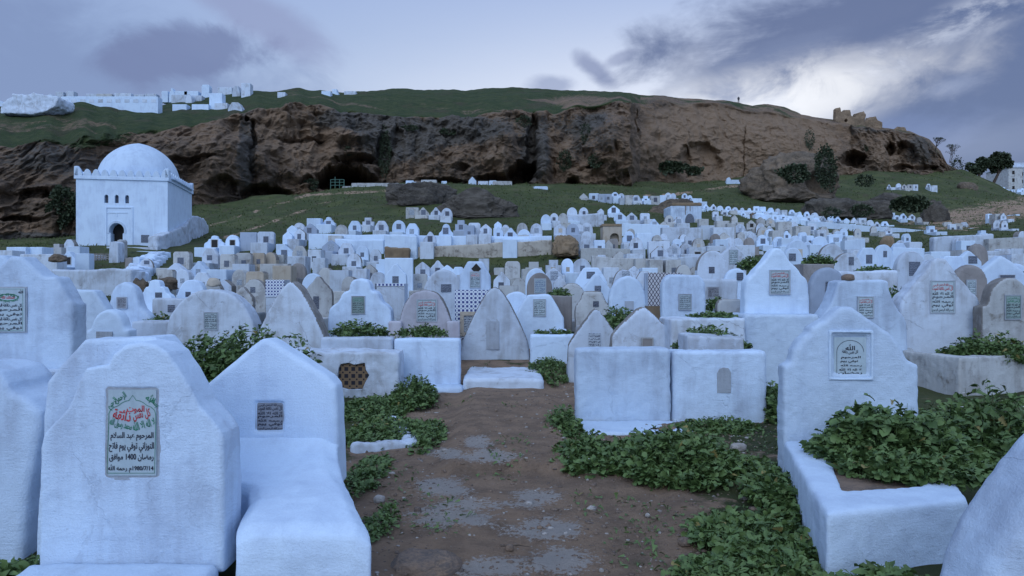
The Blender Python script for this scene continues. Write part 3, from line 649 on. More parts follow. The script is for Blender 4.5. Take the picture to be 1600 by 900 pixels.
def text_geo(s, bold=.022):
    """flat letter outlines as (verts Nx2 scaled to unit width and centred, faces, height/width)"""
    if s in _tc: return _tc[s]
    c = bpy.data.curves.new('t', 'FONT'); c.body = shape(s); c.resolution_u = 3; c.offset = bold; c.fill_mode = 'FRONT'
    o = bpy.data.objects.new('t', c); COL.objects.link(o)
    dg = bpy.context.evaluated_depsgraph_get(); dg.update(); me = bpy.data.meshes.new_from_object(o.evaluated_get(dg))
    V = np.array([v.co[:2] for v in me.vertices]); Fc = [list(p.vertices) for p in me.polygons]
    bpy.data.objects.remove(o); bpy.data.curves.remove(c); bpy.data.meshes.remove(me)
    w_ = V[:, 0].max()-V[:, 0].min(); h_ = V[:, 1].max()-V[:, 1].min()
    V = (V-[(V[:, 0].max()+V[:, 0].min())/2, (V[:, 1].max()+V[:, 1].min())/2])/[w_, h_]
    _tc[s] = (V, Fc, h_/w_); return _tc[s]
def letters(items, name, parent, loc=(0, 0, 0)):
    """items: (text, material key, cx, cz, width, height, rotation degrees, arc lift) on the plane y = 0, facing -y"""
    V = []; Fc = []; mi = []; mats = []
    for s, mk_, cx, cz, w_, h_, rot, arc in items:
        if mk_ not in mats: mats.append(mk_)
        if isinstance(s, list):       # a painted line: list of (x, z) points, w_ is its thickness
            base = len(V)
            for i, (a, b) in enumerate(s):
                p0 = Vector(s[max(i-1, 0)]); p1 = Vector(s[min(i+1, len(s)-1)]); t_ = (p1-p0).normalized(); nr = Vector((-t_.y, t_.x))*w_/2
                V += [(a+nr.x, 0, b+nr.y), (a-nr.x, 0, b-nr.y)]
            for i in range(len(s)-1):
                Fc.append([base+2*i, base+2*i+1, base+2*i+3, base+2*i+2]); mi.append(mats.index(mk_))
            continue
        g, f, _ = text_geo(s); base = len(V); c, sn = math.cos(R(rot)), math.sin(R(rot))
        for x, y in g:
            z = y*h_ - arc*(2*x)**2; x = x*w_
            V.append((cx+x*c-z*sn, 0, cz+x*sn+z*c))
        for q in f: Fc.append([i+base for i in q]); mi.append(mats.index(mk_))
    o = mk(name, V, Fc, [M[k] for k in mats], parent, loc=loc)
    o.data.polygons.foreach_set('material_index', mi); return o
# ================================================================== GRAVES
def smooth_pts(P, it=2, keep=2):
    """round the corners of an open outline, leaving its first and last points"""
    for _ in range(it):
        Q = [P[0]]
        for i in range(len(P)-1):
            a, b = P[i], P[i+1]
            Q += [(a[0]*.75+b[0]*.25, a[1]*.75+b[1]*.25), (a[0]*.25+b[0]*.75, a[1]*.25+b[1]*.75)]
        Q.append(P[-1]); P = Q
    return P
def arc(cx, cz, rx, rz, a0, a1, n=8):
    return [(cx+rx*math.cos(R(a0+(a1-a0)*i/n)), cz+rz*math.sin(R(a0+(a1-a0)*i/n))) for i in range(n+1)]
HALF = {   # right half of each headstone outline, from the foot to the apex (x 0..0.5, z 0..1)
 'gable': smooth_pts([(.5, 0), (.5, .60), (.49, .66), (.10, .95), (0, 1)], 1),
 'round': [(.5, 0), (.5, .45)]+arc(0, .45, .5, .55, 8, 90, 9),
 'tri': smooth_pts([(.5, 0), (.5, .14), (.44, .40), (.25, .75), (.10, .95), (0, 1)], 1),
 'tri2': smooth_pts([(.5, 0), (.5, .42), (.47, .50), (.08, .96), (0, 1)], 1),
 'lowtri': smooth_pts([(.5, 0), (.5, .58), (.46, .67), (.08, .97), (0, 1)], 1),
 'bell': smooth_pts([(.5, 0), (.5, .42), (.47, .48), (.33, .58), (.26, .72), (.24, .84), (.17, .96), (0, 1.02)], 2),
 'clip': smooth_pts([(.5, 0), (.5, .58), (.48, .64), (.25, .97), (.20, 1), (0, 1)], 1),
 'dome': smooth_pts([(.5, 0), (.5, .55), (.44, .63), (.33, .68), (.27, .82), (.17, .83), (.165, .90), (.12, .98), (0, 1.0)], 1),
 'ogee': smooth_pts([(.5, 0), (.5, .42), (.47, .58), (.36, .66), (.35, .70), (.22, .80), (.12, .93), (.05, 1), (0, 1)], 1),
 'rect': [(.5, 0), (.5, .98), (.48, 1), (0, 1)],
 'step': [(.5, 0), (.5, .70), (.30, .70), (.30, 1), (0, 1)],
 'pill': [(.5, 0), (.5, .72)]+arc(.28, .72, .22, .28, 10, 90, 5)+[(0, 1)],
 'cut': [(.5, 0), (.5, .90), (.40, 1), (0, 1)],
 'arch': [(.5, 0), (.5, .58), (.40, .60)]+arc(0, .60, .38, .40, 8, 90, 8),
 'flatbell': smooth_pts([(.5, 0), (.5, .56), (.48, .64), (.36, .76), (.29, .93), (.28, 1), (0, 1)], 1),
 'broad': smooth_pts([(.5, 0), (.47, .34), (.36, .74), (.20, .97), (0, 1)], 2),
 'peak': smooth_pts([(.5, 0), (.5, .66), (.46, .70), (.03, .99), (0, 1)], 0),
}
def outline(style, w_, h_, tilt=0.):
    H = HALF[style]; pts = [(x, z) for x, z in H]
    if abs(pts[-1][0]) < 1e-6: left = [(-x, z) for x, z in H[:-1]][::-1]
    else: left = [(-x, z) for x, z in H][::-1]
    return [(x*w_, z*h_) for x, z in pts+left]
STYLE_WORDS = {'gable': 'gabled', 'round': 'round-topped', 'tri': 'pointed', 'tri2': 'pointed', 'lowtri': 'low pointed', 'bell': 'bell-topped', 'clip': 'chamfered', 'dome': 'domed', 'ogee': 'curved-peak', 'rect': 'square',
 'step': 'stepped', 'pill': 'blunt rounded', 'cut': 'clipped-corner', 'arch': 'arch-topped', 'flatbell': 'flat-topped flared', 'broad': 'broad rounded', 'peak': 'sharp-gabled'}
MAT_WORDS = {'w': 'white', 'n': 'white', 'v': 'worn white', 'o': 'weathered cream', 't': 'tan', 'c': 'bare grey cement', 'm': 'blue-grey marble', 'p': 'pinkish worn', 'b': 'brown', 'pg': 'grey'}
PL_WORDS = {'pg': 'grey plaque', 'pd': 'dark plaque', 'pw': 'pale plaque', 'niche': 'small niche', 'dark': 'dark niche', 'o': 'plastered-over panel', 't': 'brown panel', 'L': 'lettered plaque', 'Lr': 'red and black lettered plaque', 'Lg': 'green and black lettered plaque', None: None}
rng = random.Random(7)
GR = []       # (px, empty, words, row) for labelling
LINES = ['بسم الله الرحمن الرحيم', 'كل نفس ذائقة الموت', 'لا اله الا الله', 'المرحوم', 'رحمه الله', 'توفي يوم']
def plaque(root, x, z, w_, h_, kind, y=0., lettered=False):
    """kind: tablet material key, or niche / dark for a small hollow, or L / Lr / Lg for readable rows of painted script"""
    fr = .014 if w_ > .12 else .008
    if kind in ('dark', 'niche'):
        mb = MB(); b = w_*.12
        # a shallow hollow with its own rim and dark back
        mb.box(x-w_/2-b, x-w_/2, y-.012, y+.02, z-h_/2-b, z+h_/2+b); mb.box(x+w_/2, x+w_/2+b, y-.012, y+.02, z-h_/2-b, z+h_/2+b)
        mb.box(x-w_/2, x+w_/2, y-.0115, y+.02, z+h_/2, z+h_/2+b); mb.box(x-w_/2, x+w_/2, y-.0115, y+.02, z-h_/2-b, z-h_/2)
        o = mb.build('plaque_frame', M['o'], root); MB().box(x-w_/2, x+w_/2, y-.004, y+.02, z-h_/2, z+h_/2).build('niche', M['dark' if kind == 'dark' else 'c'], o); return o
    if kind in ('o', 't'):
        return MB().box(x-w_/2, x+w_/2, y-.008, y+.02, z-h_/2, z+h_/2, .0).build('panel', M['grey_rim' if kind == 'o' else kind], root)
    big = kind[0] == 'L'
    if big or w_ > .3:
        mb = MB(); b = fr
        for a in (x-w_/2-b, x+w_/2): mb.box(a, a+b, y-.012, y+.02, z-h_/2-b, z+h_/2+b)
        for a in (z-h_/2-b, z+h_/2): mb.box(x-w_/2, x+w_/2, y-.0115, y+.02, a, a+b)
        base = mb.build('plaque_frame', M['grey_rim'], root); par = base
    else: par = root
    m_ = {'L': 'slab', 'Lr': 'slab', 'Lg': 'slabg', 'Ld': 'slabd', 'Lb': 'slab'}.get(kind, kind)
    # object-space script needs its own origin
    t_ = MB().box(-w_/2, w_/2, 0, .03, -h_/2, h_/2).build('plaque', M[m_], par, loc=(x, y-.007, z))
    if big:
        it = []; n = 7; hh = h_/(n+.5)
        for i in range(n):
            s = LINES[i % len(LINES)]; zc = h_/2-hh*(i+.8)
            mk_ = 'ink'
            if i < 2 and kind == 'Lr': mk_ = 'red'
            if i < 2 and kind == 'Lg': mk_ = 'green'
            if kind == 'Lb': mk_ = 'blue'
            it.append((s, mk_, 0, zc, w_*(.88 if i else .84), hh*1.0, 0, hh*.25 if i == 0 else 0))
        e = w_*.46; g_ = h_*.48
        if kind != 'Ld': it.append(([(-e, -g_), (-e, g_), (e, g_), (e, -g_), (-e, -g_)], 'ink', 0, 0, w_*.012, 0, 0, 0))
        letters(it, 'lettering', t_, loc=(0, -.003, 0))
    return t_
def solve_d(px, py, w_, hh=1.12, wm=1.0):
    d0 = wm*F/w_; best = None
    for k in range(140):
        d = d0*.55*(1.0095**k)
        if d > d0*1.75: break
        p = W(px, py, d); e = abs(p.z-T1(p.x, d)-hh)+.35*abs(math.log(d/d0))
        if best is None or e < best[0]: best = (e, d)
    return best[1]
def rimmed(o, th=.72):
    """stained, lichen-grown crown and edges on an old stone"""
    o.data.materials.append(M['rim']); me = o.data; n = len(me.polygons)
    nr = np.empty(n*3, np.float32); me.polygons.foreach_get('normal', nr); nr = nr.reshape(-1, 3); c = np.empty(n*3, np.float32); me.polygons.foreach_get('center', c); c = c.reshape(-1, 3)
    q = fbm(c[:, 0]*4+o.location.x, c[:, 1]*4, c[:, 2]*4, 3) if n > 500 else np.full(n, .1)
    me.polygons.foreach_set('material_index', ((np.abs(nr[:, 1])+q*.35 < th) & (nr[:, 2] > -.2) & (c[:, 2] > c[:, 2].max()*.35)).astype(np.int32))
def grave(px, ytop, w_, style, mat='w', pl=None, d=None, th=None, bed=None, lab=None, row='slope', vox=None, name='grave', yaw=None, bmat=None, hh=1.12, wm=1.0, cheeks=False, group='tombs of the cemetery', seed=None, base_h=0, overlap=False):
    """one tomb: headstone (its face at depth d) with its plaque, and the masonry bed lying in front of it
    px, ytop, w_: where and how wide it stands in the photograph; pl: (px, py, w, h, kind) of its plaque there"""
    if d is None: d = solve_d(px, ytop, w_, hh, wm)
    x = (px-800)/F*d; zt = EYE+(450-ytop)/F*d; g0 = T1(x, d); H = max(zt-g0, .45); zb = zt-H-.15; H += .15
    ww = w_/F*d; th = th or min(.42, max(.2, ww*.28))
    if yaw is None: yaw = rng.uniform(-4, 4) if d > 9 else 0
    root = empty(name, (x, d, zb), R(yaw))
    pts = outline(style, ww, H if style not in ('rect', 'step', 'pill', 'cut') else H)
    # keep the curved crown in proportion on tall stones: the outline's top part spans about one width
    if H > ww*1.25:
        cr = ww*1.15; pts = [(a, (H-cr)+b/H*cr if b > 1e-6 else 0) for a, b in pts]
    if not vox: pts = [(a, b if b > 1e-6 else -.6) for a, b in pts]
    o = MB().prism(pts, 0, th, min(.03, ww*.05)).build('headstone', M[mat], root)
    if rng.random() < {'o': .9, 'v': .45, 't': .7}.get(mat, 0) and not vox: rimmed(o)
    if vox:
        plaster(o, vox, .010+.4*vox if mat in 'wn' else .016+.5*vox, 2.2, .004, seed=px*.37+ytop)
        if mat in 'op' or style in ('tri', 'tri2', 'lowtri'): rimmed(o, .6)
    if bed:
        L, bh, bw = bed; bh += .15
        bo = MB().box(-ww/2*bw, ww/2*bw, -L, -.004, -1.1, bh, .03).build('grave_bed', M[bmat or mat], root)
        if vox: plaster(bo, vox, .012, 2, .004, seed=px)
    if base_h:
        MB().box(-ww*.56, ww*.56, -.08, th+.08, 0, base_h+.15, .03).build('plinth', M[bmat or mat], root)
    if cheeks:
        for s in (-1, 1):
            c0 = MB().box(s*ww*.44-ww*.1, s*ww*.44+ww*.1, -.16, -.004, 0, H*cheeks, .02).build('cheek_block', M[mat], root)
            if vox: plaster(c0, vox, .012, 2, .004, seed=px)
    if pl:
        qx, qy, qw, qh, kind = pl; k = d/F
        plaque(root, (qx-px)*k, zt-zb-(qy-ytop)*k, qw*k, qh*k, kind, -.012 if vox else 0)
    GR.append(dict(px=px, py=ytop, w=w_, d=d, root=root, style=style, mat=mat, pl=pl[4] if pl else None, row=row, lab=lab))
    tag(root, lab or '', 'grave', group)
    return root
# ------------------------------------------------------------------ the nearest tombs, one by one
def loft_poly(P, z0, z1, batter=0.):
    n = len(P); V = [(x, y, z0) for x, y in P]+[(x, y, z) for (x, y), z in zip(P, z1)]
    return V, [list(range(n-1, -1, -1)), list(range(n, 2*n))]+[[i, (i+1) % n, (i+1) % n+n, i+n] for i in range(n)]
def px_pts(L, d, px0, zb, dr=None):
    """outline points seen at depth d, local to a root standing at depth dr under column px0"""
    x0 = (px0-800)/F*(dr or d)
    return [((a-800)/F*d-x0, EYE+(450-b)/F*d-zb) for a, b in L]
def near_lettered():
    d = 3.9; x = (205-800)/F*d; zb = -.02; r = empty('grave', (x, d, zb))
    tag(r, 'white tomb with a large lettered plaque in green, red and black under a painted arch', 'grave', 'tombs of the cemetery')
    fr = [(60, 895), (62, 700), (66, 682), (70, 674), (107, 636), (120, 600), (132, 575), (168, 570), (178, 553), (196, 540), (220, 535), (244, 540), (262, 552), (270, 566), (282, 582), (296, 604), (311, 633), (338, 664), (347, 678), (349, 690), (350, 895)]
    bk = [(90, 895), (105, 630), (110, 590), (128, 568), (165, 526), (270, 523), (292, 548), (314, 582), (319, 640), (326, 895)]
    m1 = MB(); m1.prism(px_pts(fr, d, 205, zb)[::-1][::-1] if False else px_pts(fr, d, 205, zb)[::-1], 0, .26, .015)
    m1.prism(px_pts(bk, d+.44, 205, zb, d)[::-1], .22, .48, .02)
    k = d/F; q0, q1, q2, q3 = (166-205)*k, (248-205)*k, EYE+(450-746)/F*d-zb, EYE+(450-606)/F*d-zb
    o = m1.build('headstone', M['n'], r)
    v = MB().box(q0, q1, -.2, .018, q2, q3); cut(o, v.V, v.F)
    plaster(o, .010, .009, 3.2, .0025, seed=2, it=1)
    # foot slab running towards the camera
    s = MB(); fl = [(-.62, -1.0), (.36, -1.0), (.49, -.02), (-.52, -.02)]
    V, Fc = loft_poly(fl, -.1, [.06, .06, .19, .19]); s.add(V, Fc); so = s.build('foot_slab', M['n'], r); b = so.modifiers.new('b', 'BEVEL'); b.width = .04; b.segments = 3; bake(so); plaster(so, .02, .012, 3, .003, 5)
    pw, ph = 75*k, 134*k; cx = (207-205)*k; cz = EYE+(450-676)/F*d-zb
    fr_ = MB().box(cx-pw/2-.02, cx+pw/2+.02, .004, .04, cz-ph/2-.025, cz+ph/2+.02).build('plaque_frame', M['grey_rim'], r)
    t_ = MB().box(-pw/2, pw/2, 0, .03, -ph/2, ph/2, 0).build('plaque', M['slab'], fr_, loc=(cx, -.002, cz))
    u = lambda a, b: ((a-337-(-5))/675*120*k-0, -(b-430)/900*160*k)     # from the enlarged crop (120 x 160 px shown at 675 x 900)
    def L(s_, m_, x0, x1, y0, y1, rot=0, arc_=0): 
        a, b = u((x0+x1)/2, (y0+y1)/2); return (s_, m_, a, b, (x1-x0)/675*120*k, (y1-y0)/900*160*k, rot, arc_)
    it = [L('الموت', 'red', 285, 440, 190, 262), L('كل نفس', 'red', 335, 495, 225, 320, 12), L('ذائقة', 'red', 165, 325, 228, 320, -12),
          L('لا اله الا الله', 'green', 330, 530, 295, 392, 16), L('محمد رسول الله', 'green', 135, 335, 298, 400, -15),
          L('المرحوم عبد السلام', 'ink', 142, 520, 424, 502), L('التوزاني توفي يوم فاتح', 'ink', 128, 524, 512, 602), L('رمضان 1400 موافق', 'ink', 130, 520, 612, 684), L('1980/7/14م رحمه الله', 'ink', 120, 520, 706, 780),
          L('الرحمن', 'green', 172, 285, 90, 160, 33), L('الرحيم', 'green', 108, 215, 140, 210, 50), L('الله', 'green', 455, 540, 92, 160, -28), L('بسم', 'green', 480, 560, 150, 205, -50)]
    def ln(P, w=.0028): return ([u(a, b) for a, b in P], 'green', 0, 0, w, 0, 0, 0)
    it.append(ln([(112, 784), (128, 300), (128, 262), (140, 232), (168, 208), (215, 190), (240, 168), (275, 152), (305, 145), (337, 100), (368, 145), (400, 150), (432, 166), (462, 190), (500, 205), (528, 232), (538, 262), (540, 320), (528, 784), (112, 784)]))
    letters(it, 'lettering', t_, loc=(0, -.0025, 0))
near_lettered()
def near_gable():
    d = 5.0; px0 = 423; x = (px0-800)/F*d; zb = 0; r = empty('grave', (x, d, zb)); tag(r, 'smooth white gabled tomb with a small dark worn plaque, beside the path', 'grave', 'tombs of the cemetery')
    fr = [(312, 760), (314, 612), (322, 600), (395, 540), (408, 531), (418, 530), (430, 536), (512, 590), (524, 604), (527, 640), (530, 760)]
    m1 = MB().prism(px_pts(fr, d, px0, zb)[::-1], 0, .24, .03)
    # the body sweeps down from the headstone and flares out towards the path
    S_ = [(.06, .62, -.47, .455), (-.02, .575, -.47, .46), (-.07, .54, -.475, .475), (-.14, .51, -.48, .495), (-.30, .475, -.485, .545), (-.44, .45, -.40, .60), (-.52, .44, -.16, .63), (-.60, .43, .06, .665), (-.78, .41, .135, .735), (-.98, .385, .15, .82), (-1.10, .36, .17, .88), (-1.17, .31, .19, .90), (-1.19, .22, .20, .905), (-1.20, -.1, .20, .905)]
    V = []; Fc = []; nx = 9
    for y_, z_, a_, b_ in S_:
        V.append((a_, y_, -.12))
        for i in range(nx+1):
            t = i/nx; e = min(t, 1-t)*nx; V.append((a_+(b_-a_)*t, y_, max(-.1, z_-(.05 if e == 0 else 0))))
        V.append((b_, y_, -.12))
    m_ = nx+3
    for i in range(len(S_)-1):
        for j in range(m_-1): Fc.append([i*m_+j+1, i*m_+j, (i+1)*m_+j, (i+1)*m_+j+1])
        Fc.append([i*m_, i*m_+m_-1, (i+1)*m_+m_-1, (i+1)*m_])
    Fc.append(list(range(m_))); Fc.append([(len(S_)-1)*m_+q for q in range(m_)][::-1])
    o = m1.build('headstone', M['w'], r)
    o2 = MB().add(V, Fc).build('grave_bed', M['w'], r)
    k = d/F; c = MB().box((397-px0)*k, (445-px0)*k, -.3, .02, EYE+(450-676)/F*d, EYE+(450-626)/F*d); cut(o, c.V, c.F)
    plaster(o, .012, .010, 2.2, .0022, seed=9, it=4); plaster(o2, .014, .016, 2.2, .003, seed=4, it=5)
    plaque(r, (421-px0)*k, EYE+(450-651)/F*d, 44*k, 46*k, 'Ld', .022)
near_gable()
def near_left():
    # rounded shoulder of a tomb cut by the left edge
    d = 4.35; px0 = -10; x = (px0-800)/F*d; r = empty('grave', (x, d, 0)); tag(r, 'plain white tomb with a rounded stepped shoulder, cut off by the left edge', 'grave', 'tombs of the cemetery')
    fr = [(-125, 900), (-125, 640), (-70, 605), (-60, 580), (-20, 562), (10, 564), (40, 572), (56, 590), (58, 602), (84, 614), (104, 632), (106, 650), (84, 760), (70, 900)]
    o = MB().prism(px_pts(fr, d+.25, px0, 0, d)[::-1], 0, .45, .04).build('headstone', M['n'], r); plaster(o, .016, .016, 2, .003, 12, it=3)
near_left()
def big_left():
    d = 7.; px0 = 24; x = (px0-800)/F*d; r = empty('grave', (x, d, -.05)); tag(r, 'tall worn white tomb with a big plaque topped by a green and red roundel', 'grave', 'tombs of the cemetery'); zb = -.05
    fr = [(-64, 580), (-64, 474), (-52, 471), (-40, 446), (-36, 432), (-18, 431), (5, 410), (14, 400), (33, 400), (45, 412), (66, 431), (86, 432), (96, 448), (108, 471), (113, 475), (113, 580)]
    bk = [(-64, 600), (-64, 474), (-40, 440), (-10, 412), (14, 400), (36, 400), (50, 414), (64, 428), (90, 430), (112, 462), (134, 474), (134, 600)]
    pl = [(-150, 640), (-150, 574), (62, 574), (80, 579), (118, 572), (136, 566), (140, 640)]
    m1 = MB().prism(px_pts(fr, d, px0, zb)[::-1], 0, .25, .03).prism(px_pts(bk, d+.5, px0, zb, d)[::-1], .2, .55, .03)
    o = m1.build('headstone', M['n'], r); plaster(o, .018, .014, 3, .004, 7)
    k = d/F; z0 = EYE+(450-576)/F*d-zb
    p = MB().box(-1.0, (113-px0)*k, -1.6, .30, 0, z0, .03).box((70-px0)*k, (100-px0)*k, .28, .65, 0, z0+.02, .02).build('plinth', M['v'], r); plaster(p, .025, .014, 3, .004, 8)
    w_, h_ = 52*k, 68*k; cx = (15-px0)*k; cz = EYE+(450-484)/F*d-zb
    f = MB().box(cx-w_/2-.012, cx+w_/2+.012, -.010, .03, cz-h_/2-.012, cz+h_/2+.012).build('plaque_frame', M['grey_rim'], r)
    t_ = MB().box(-w_/2, w_/2, 0, .03, -h_/2, h_/2).build('plaque', M['slab'], f, loc=(cx, -.02, cz))
    it = []; 
    for i in range(6): it.append((LINES[(i*2+1) % 6], 'ink', 0, h_*(.10-.105*i), w_*.84, h_*.095, 0, 0))
    it.append(('لا اله الا الله', 'green', 0, h_*.36, w_*.66, h_*.10, 0, h_*.07)); it.append(('محمد رسول الله', 'green', 0, h_*.20, w_*.60, h_*.07, 0, -h_*.04))
    it.append(('الملك لله', 'red', 0, h_*.285, w_*.40, h_*.06, 0, 0))
    for s in (-1, 1): it.append(('الله', 'ink', s*w_*.38, h_*.42, w_*.14, h_*.09, 0, 0))
    e, g_ = w_*.44, h_*.475
    it.append(([(-e, -g_), (-e, g_), (e, g_), (e, -g_), (-e, -g_)], 'green', 0, 0, .003, 0, 0, 0))
    it.append(([(w_*.30*math.cos(q*math.pi/12), h_*.285+h_*.075*math.sin(q*math.pi/12)) for q in range(25)], 'green', 0, 0, .008, 0, 0, 0))
    letters(it, 'lettering', t_, loc=(0, -.003, 0))
big_left()
def near_right():
    # planted tomb with a framed plaque, right of the path
    d = 6.0; px0 = 1332; x = (px0-800)/F*d; zb = 0; r = empty('grave', (x, d, 0)); tag(r, 'white curved-peak tomb with a framed arched plaque, its bed overgrown by weeds', 'grave', 'tombs of the cemetery')
    fr = [(1225, 800), (1225, 572), (1238, 566), (1243, 548), (1254, 530), (1266, 520), (1268, 512), (1290, 500), (1308, 484), (1318, 480), (1332, 481), (1350, 492), (1372, 508), (1392, 521), (1408, 540), (1420, 564), (1437, 570), (1440, 800)]
    o = MB().prism(px_pts(fr, d, px0, zb)[::-1], 0, .17, .03).build('headstone', M['w'], r)
    k = d/F; c = MB().box((1300-px0)*k, (1358-px0)*k, -.3, .02, EYE+(450-587)/F*d, EYE+(450-523)/F*d); cut(o, c.V, c.F)
    plaster(o, .014, .012, 3.5, .004, seed=19)
    mb = MB(); a0, a1, b0, b1 = (1298-px0)*k, (1360-px0)*k, EYE+(450-590)/F*d, EYE+(450-520)/F*d; t_ = .02
    mb.box(a0-t_, a0, -.02, .03, b0-t_, b1+t_); mb.box(a1, a1+t_, -.02, .03, b0-t_, b1+t_); mb.box(a0, a1, -.0205, .03, b1, b1+t_); mb.box(a0, a1, -.0205, .03, b0-t_, b0)
    f = mb.build('plaque_frame', M['w'], r); plaster(f, .008, .006, 6, .002, 3)
    w_, h_ = 50*k, 60*k; p = MB().box(-w_/2, w_/2, 0, .03, -h_/2, h_/2).build('plaque', M['slab'], f, loc=((1329-px0)*k, .008, EYE+(450-557)/F*d))
    it = [('الله', 'ink', 0, h_*.24, w_*.30, h_*.16, 0, 0), ('كل نفس ذائقة', 'ink', 0, h_*.10, w_*.50, h_*.10, 0, -h_*.03)]
    for i, s_ in enumerate(('المرحوم', 'توفي يوم', 'رحمه الله', 'لا اله الا الله', 'رمضان')): it.append((s_, 'ink', w_*(.02, -.03, .03, 0, 0)[i], -h_*(.03+.10*i), w_*(.62, .55, .66, .7, .75)[i], h_*.085, 0, 0))
    it.append(([(w_*.42*math.cos(q*math.pi/16), h_*.12+h_*.30*math.sin(q*math.pi/16)) for q in range(17)], 'ink', 0, 0, .0035, 0, 0, 0))
    it.append(([(-w_*.42, h_*.12), (-w_*.42, -h_*.46)], 'ink', 0, 0, .003, 0, 0, 0))
    letters(it, 'lettering', p, loc=(0, -.003, 0))
    # the bed: a walled box of earth, open on top
    def P(px, py, z): dd = (EYE-z)*F/(py-450); return Vector(((px-800)/F*dd-x, dd-d))
    zt = .37
    A, B = P(1291, 802, zt), P(1512, 779, zt); C_, D_ = Vector((.60, -.03)), Vector(((1226-px0)*k-.02, -.03))
    fl = [A, B, C_, D_]; V, Fc = loft_poly([tuple(q) for q in fl], -.1, [zt]*4); b = MB().add(V, Fc).build('grave_bed', M['w'], r)
    bv = b.modifiers.new('b', 'BEVEL'); bv.width = .03; bv.segments = 3; bake(b)
    inn = [A.lerp(B, .30)+Vector((0, .36)), B.lerp(A, .06)+Vector((-.05, .30)), C_+Vector((-.12, -.15)), D_+Vector((.27, -.15))]
    V, Fc = loft_poly([tuple(q) for q in inn], zt-.16, [zt+.3]*4); cut(b, V, Fc); plaster(b, .018, .012, 3, .003, 31)
    V, Fc = loft_poly([tuple(q) for q in inn], zt-.2, [zt-.03]*4); MB().add(V, Fc).build('earth', M['stone'], r)
near_right()
def near_corner():
    d = 3.0; px0 = 1700; x = (px0-800)/F*d; r = empty('grave', (x, d, 0)); tag(r, 'plain white sloping tomb filling the lower right corner', 'grave', 'tombs of the cemetery')
    fr = [(1446, 960), (1450, 895), (1462, 850), (1482, 806), (1512, 758), (1545, 712), (1575, 676), (1605, 650), (1660, 615), (1720, 600), (1800, 630), (1900, 760), (1930, 960)]
    o = MB().prism([((a-px0)/F*3.3, EYE+(450-b)/F*3.3) for a, b in fr][::-1], -.1, .28, .07).build('headstone', M['n'], r); r.location.x = (px0-800)/F*3.3; plaster(o, .013, .010, 3.5, .003, 22, it=6)
near_corner()
def blockwall(name, px0, px1, ytop, ybase, d, mat, lab, cat='grave', depth=1.6, vox=.025, amp=.014, b=.03, crack=None, zb=None, group=None, rz=0):
    x = ((px0+px1)/2-800)/F*d; k = d/F; z1 = EYE+(450-ytop)*k; z0 = min(EYE+(450-ybase)*k, T1(x, d))-.08 if zb is None else zb
    r = MB().box(-(px1-px0)/2*k, (px1-px0)/2*k, 0, depth, 0, z1-z0, b).build(name, M[mat], None, loc=(x, d, z0), rz=R(rz))
    if vox: plaster(r, vox, amp, 3, .005, seed=px0*.1)
    if lab: tag(r, lab, cat, group)
    return r
# two long tomb ends in the middle right
rt = blockwall('grave', 900, 1049, 545, 662, 8.8, 'n', 'thick worn white tomb block right of the path, white step at its foot', depth=.34, amp=.018)
fs = MB().box(-.56, .70, -.75, -.01, 0, .12, .03).build('foot_step', M['w'], rt); plaster(fs, .02, .012, 4, .004, 3)
rt = blockwall('grave', 1051, 1199, 549, 656, 8.85, 'n', 'worn white tomb block with a small blind arch, joined to its thicker neighbour', depth=.34, amp=.016)
mb = MB(); k = 8.85/F
mb.prism([(a, b) for a, b in px_pts([(1120, 614), (1120, 583), (1124, 576), (1130, 574), (1138, 575), (1142, 582), (1142, 614)], 8.85, 1125, rt.location.z)[::-1]], -.012, .03, .006); mb.build('blind_arch', M['grey_rim'], rt, loc=(0, 0, 0))
# left of the path
rt = blockwall('grave', 452, 624, 549, 618, 10.6, 'v', 'rough low white tomb end with a broken opening over old tiles', depth=.5, amp=.045, vox=.02)
k = 10.6/F; px0 = 538; z0 = rt.location.z
hole = [(526, 604), (529, 575), (532, 569), (545, 567), (553, 570), (570, 567), (572, 578), (577, 586), (571, 597), (566, 608), (545, 609)]
hp = px_pts(hole, 10.6, px0, z0)[::-1]; n = len(hp); V = [(a, -.2, b) for a, b in hp]+[(a, .06, b) for a, b in hp]; cut(rt, V, [list(range(n)), list(range(2*n-1, n-1, -1))]+[[i, i+n, (i+1) % n+n, (i+1) % n] for i in range(n)])
MB().box(-.16, .36, 0, .03, -.25, .25).build('tile_panel', M['z3'], rt, loc=((540-px0)*k, .045, EYE+(450-588)*k-z0))
bw = blockwall('grave_bed', 615, 719, 529, 612, 11.3, 'n', None, depth=.25, amp=.012); bw2 = blockwall('grave_bed', 500, 613.5, 527, 600, 11.35, 'v', None, depth=.25)
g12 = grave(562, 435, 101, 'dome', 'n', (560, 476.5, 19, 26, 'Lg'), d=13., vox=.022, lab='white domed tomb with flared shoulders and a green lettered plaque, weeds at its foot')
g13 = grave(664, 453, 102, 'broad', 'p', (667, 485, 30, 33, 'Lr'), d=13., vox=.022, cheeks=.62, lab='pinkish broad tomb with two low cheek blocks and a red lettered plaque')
def adopt(ch, par):
    for k_ in ('label', 'category', 'group'):
        if k_ in ch: del ch[k_]
    ch.location = Matrix.Rotation(-par.rotation_euler.z, 3, 'Z') @ (ch.location-par.location); ch.rotation_euler.z -= par.rotation_euler.z; ch.parent = par
adopt(bw2, g12); adopt(bw, g13)
g16 = grave(773, 449, 111, 'tri', 'v', (770, 524, 20, 44, 'o'), d=13.2, vox=.022, yaw=0, lab='big pointed tomb with a blind panel and worn slab, heading the path')
sl_ = blockwall('foot_slab', 722, 850, 591, 620, 11.05, 'v', None, depth=2.15, amp=.02, b=.05); adopt(sl_, g16)
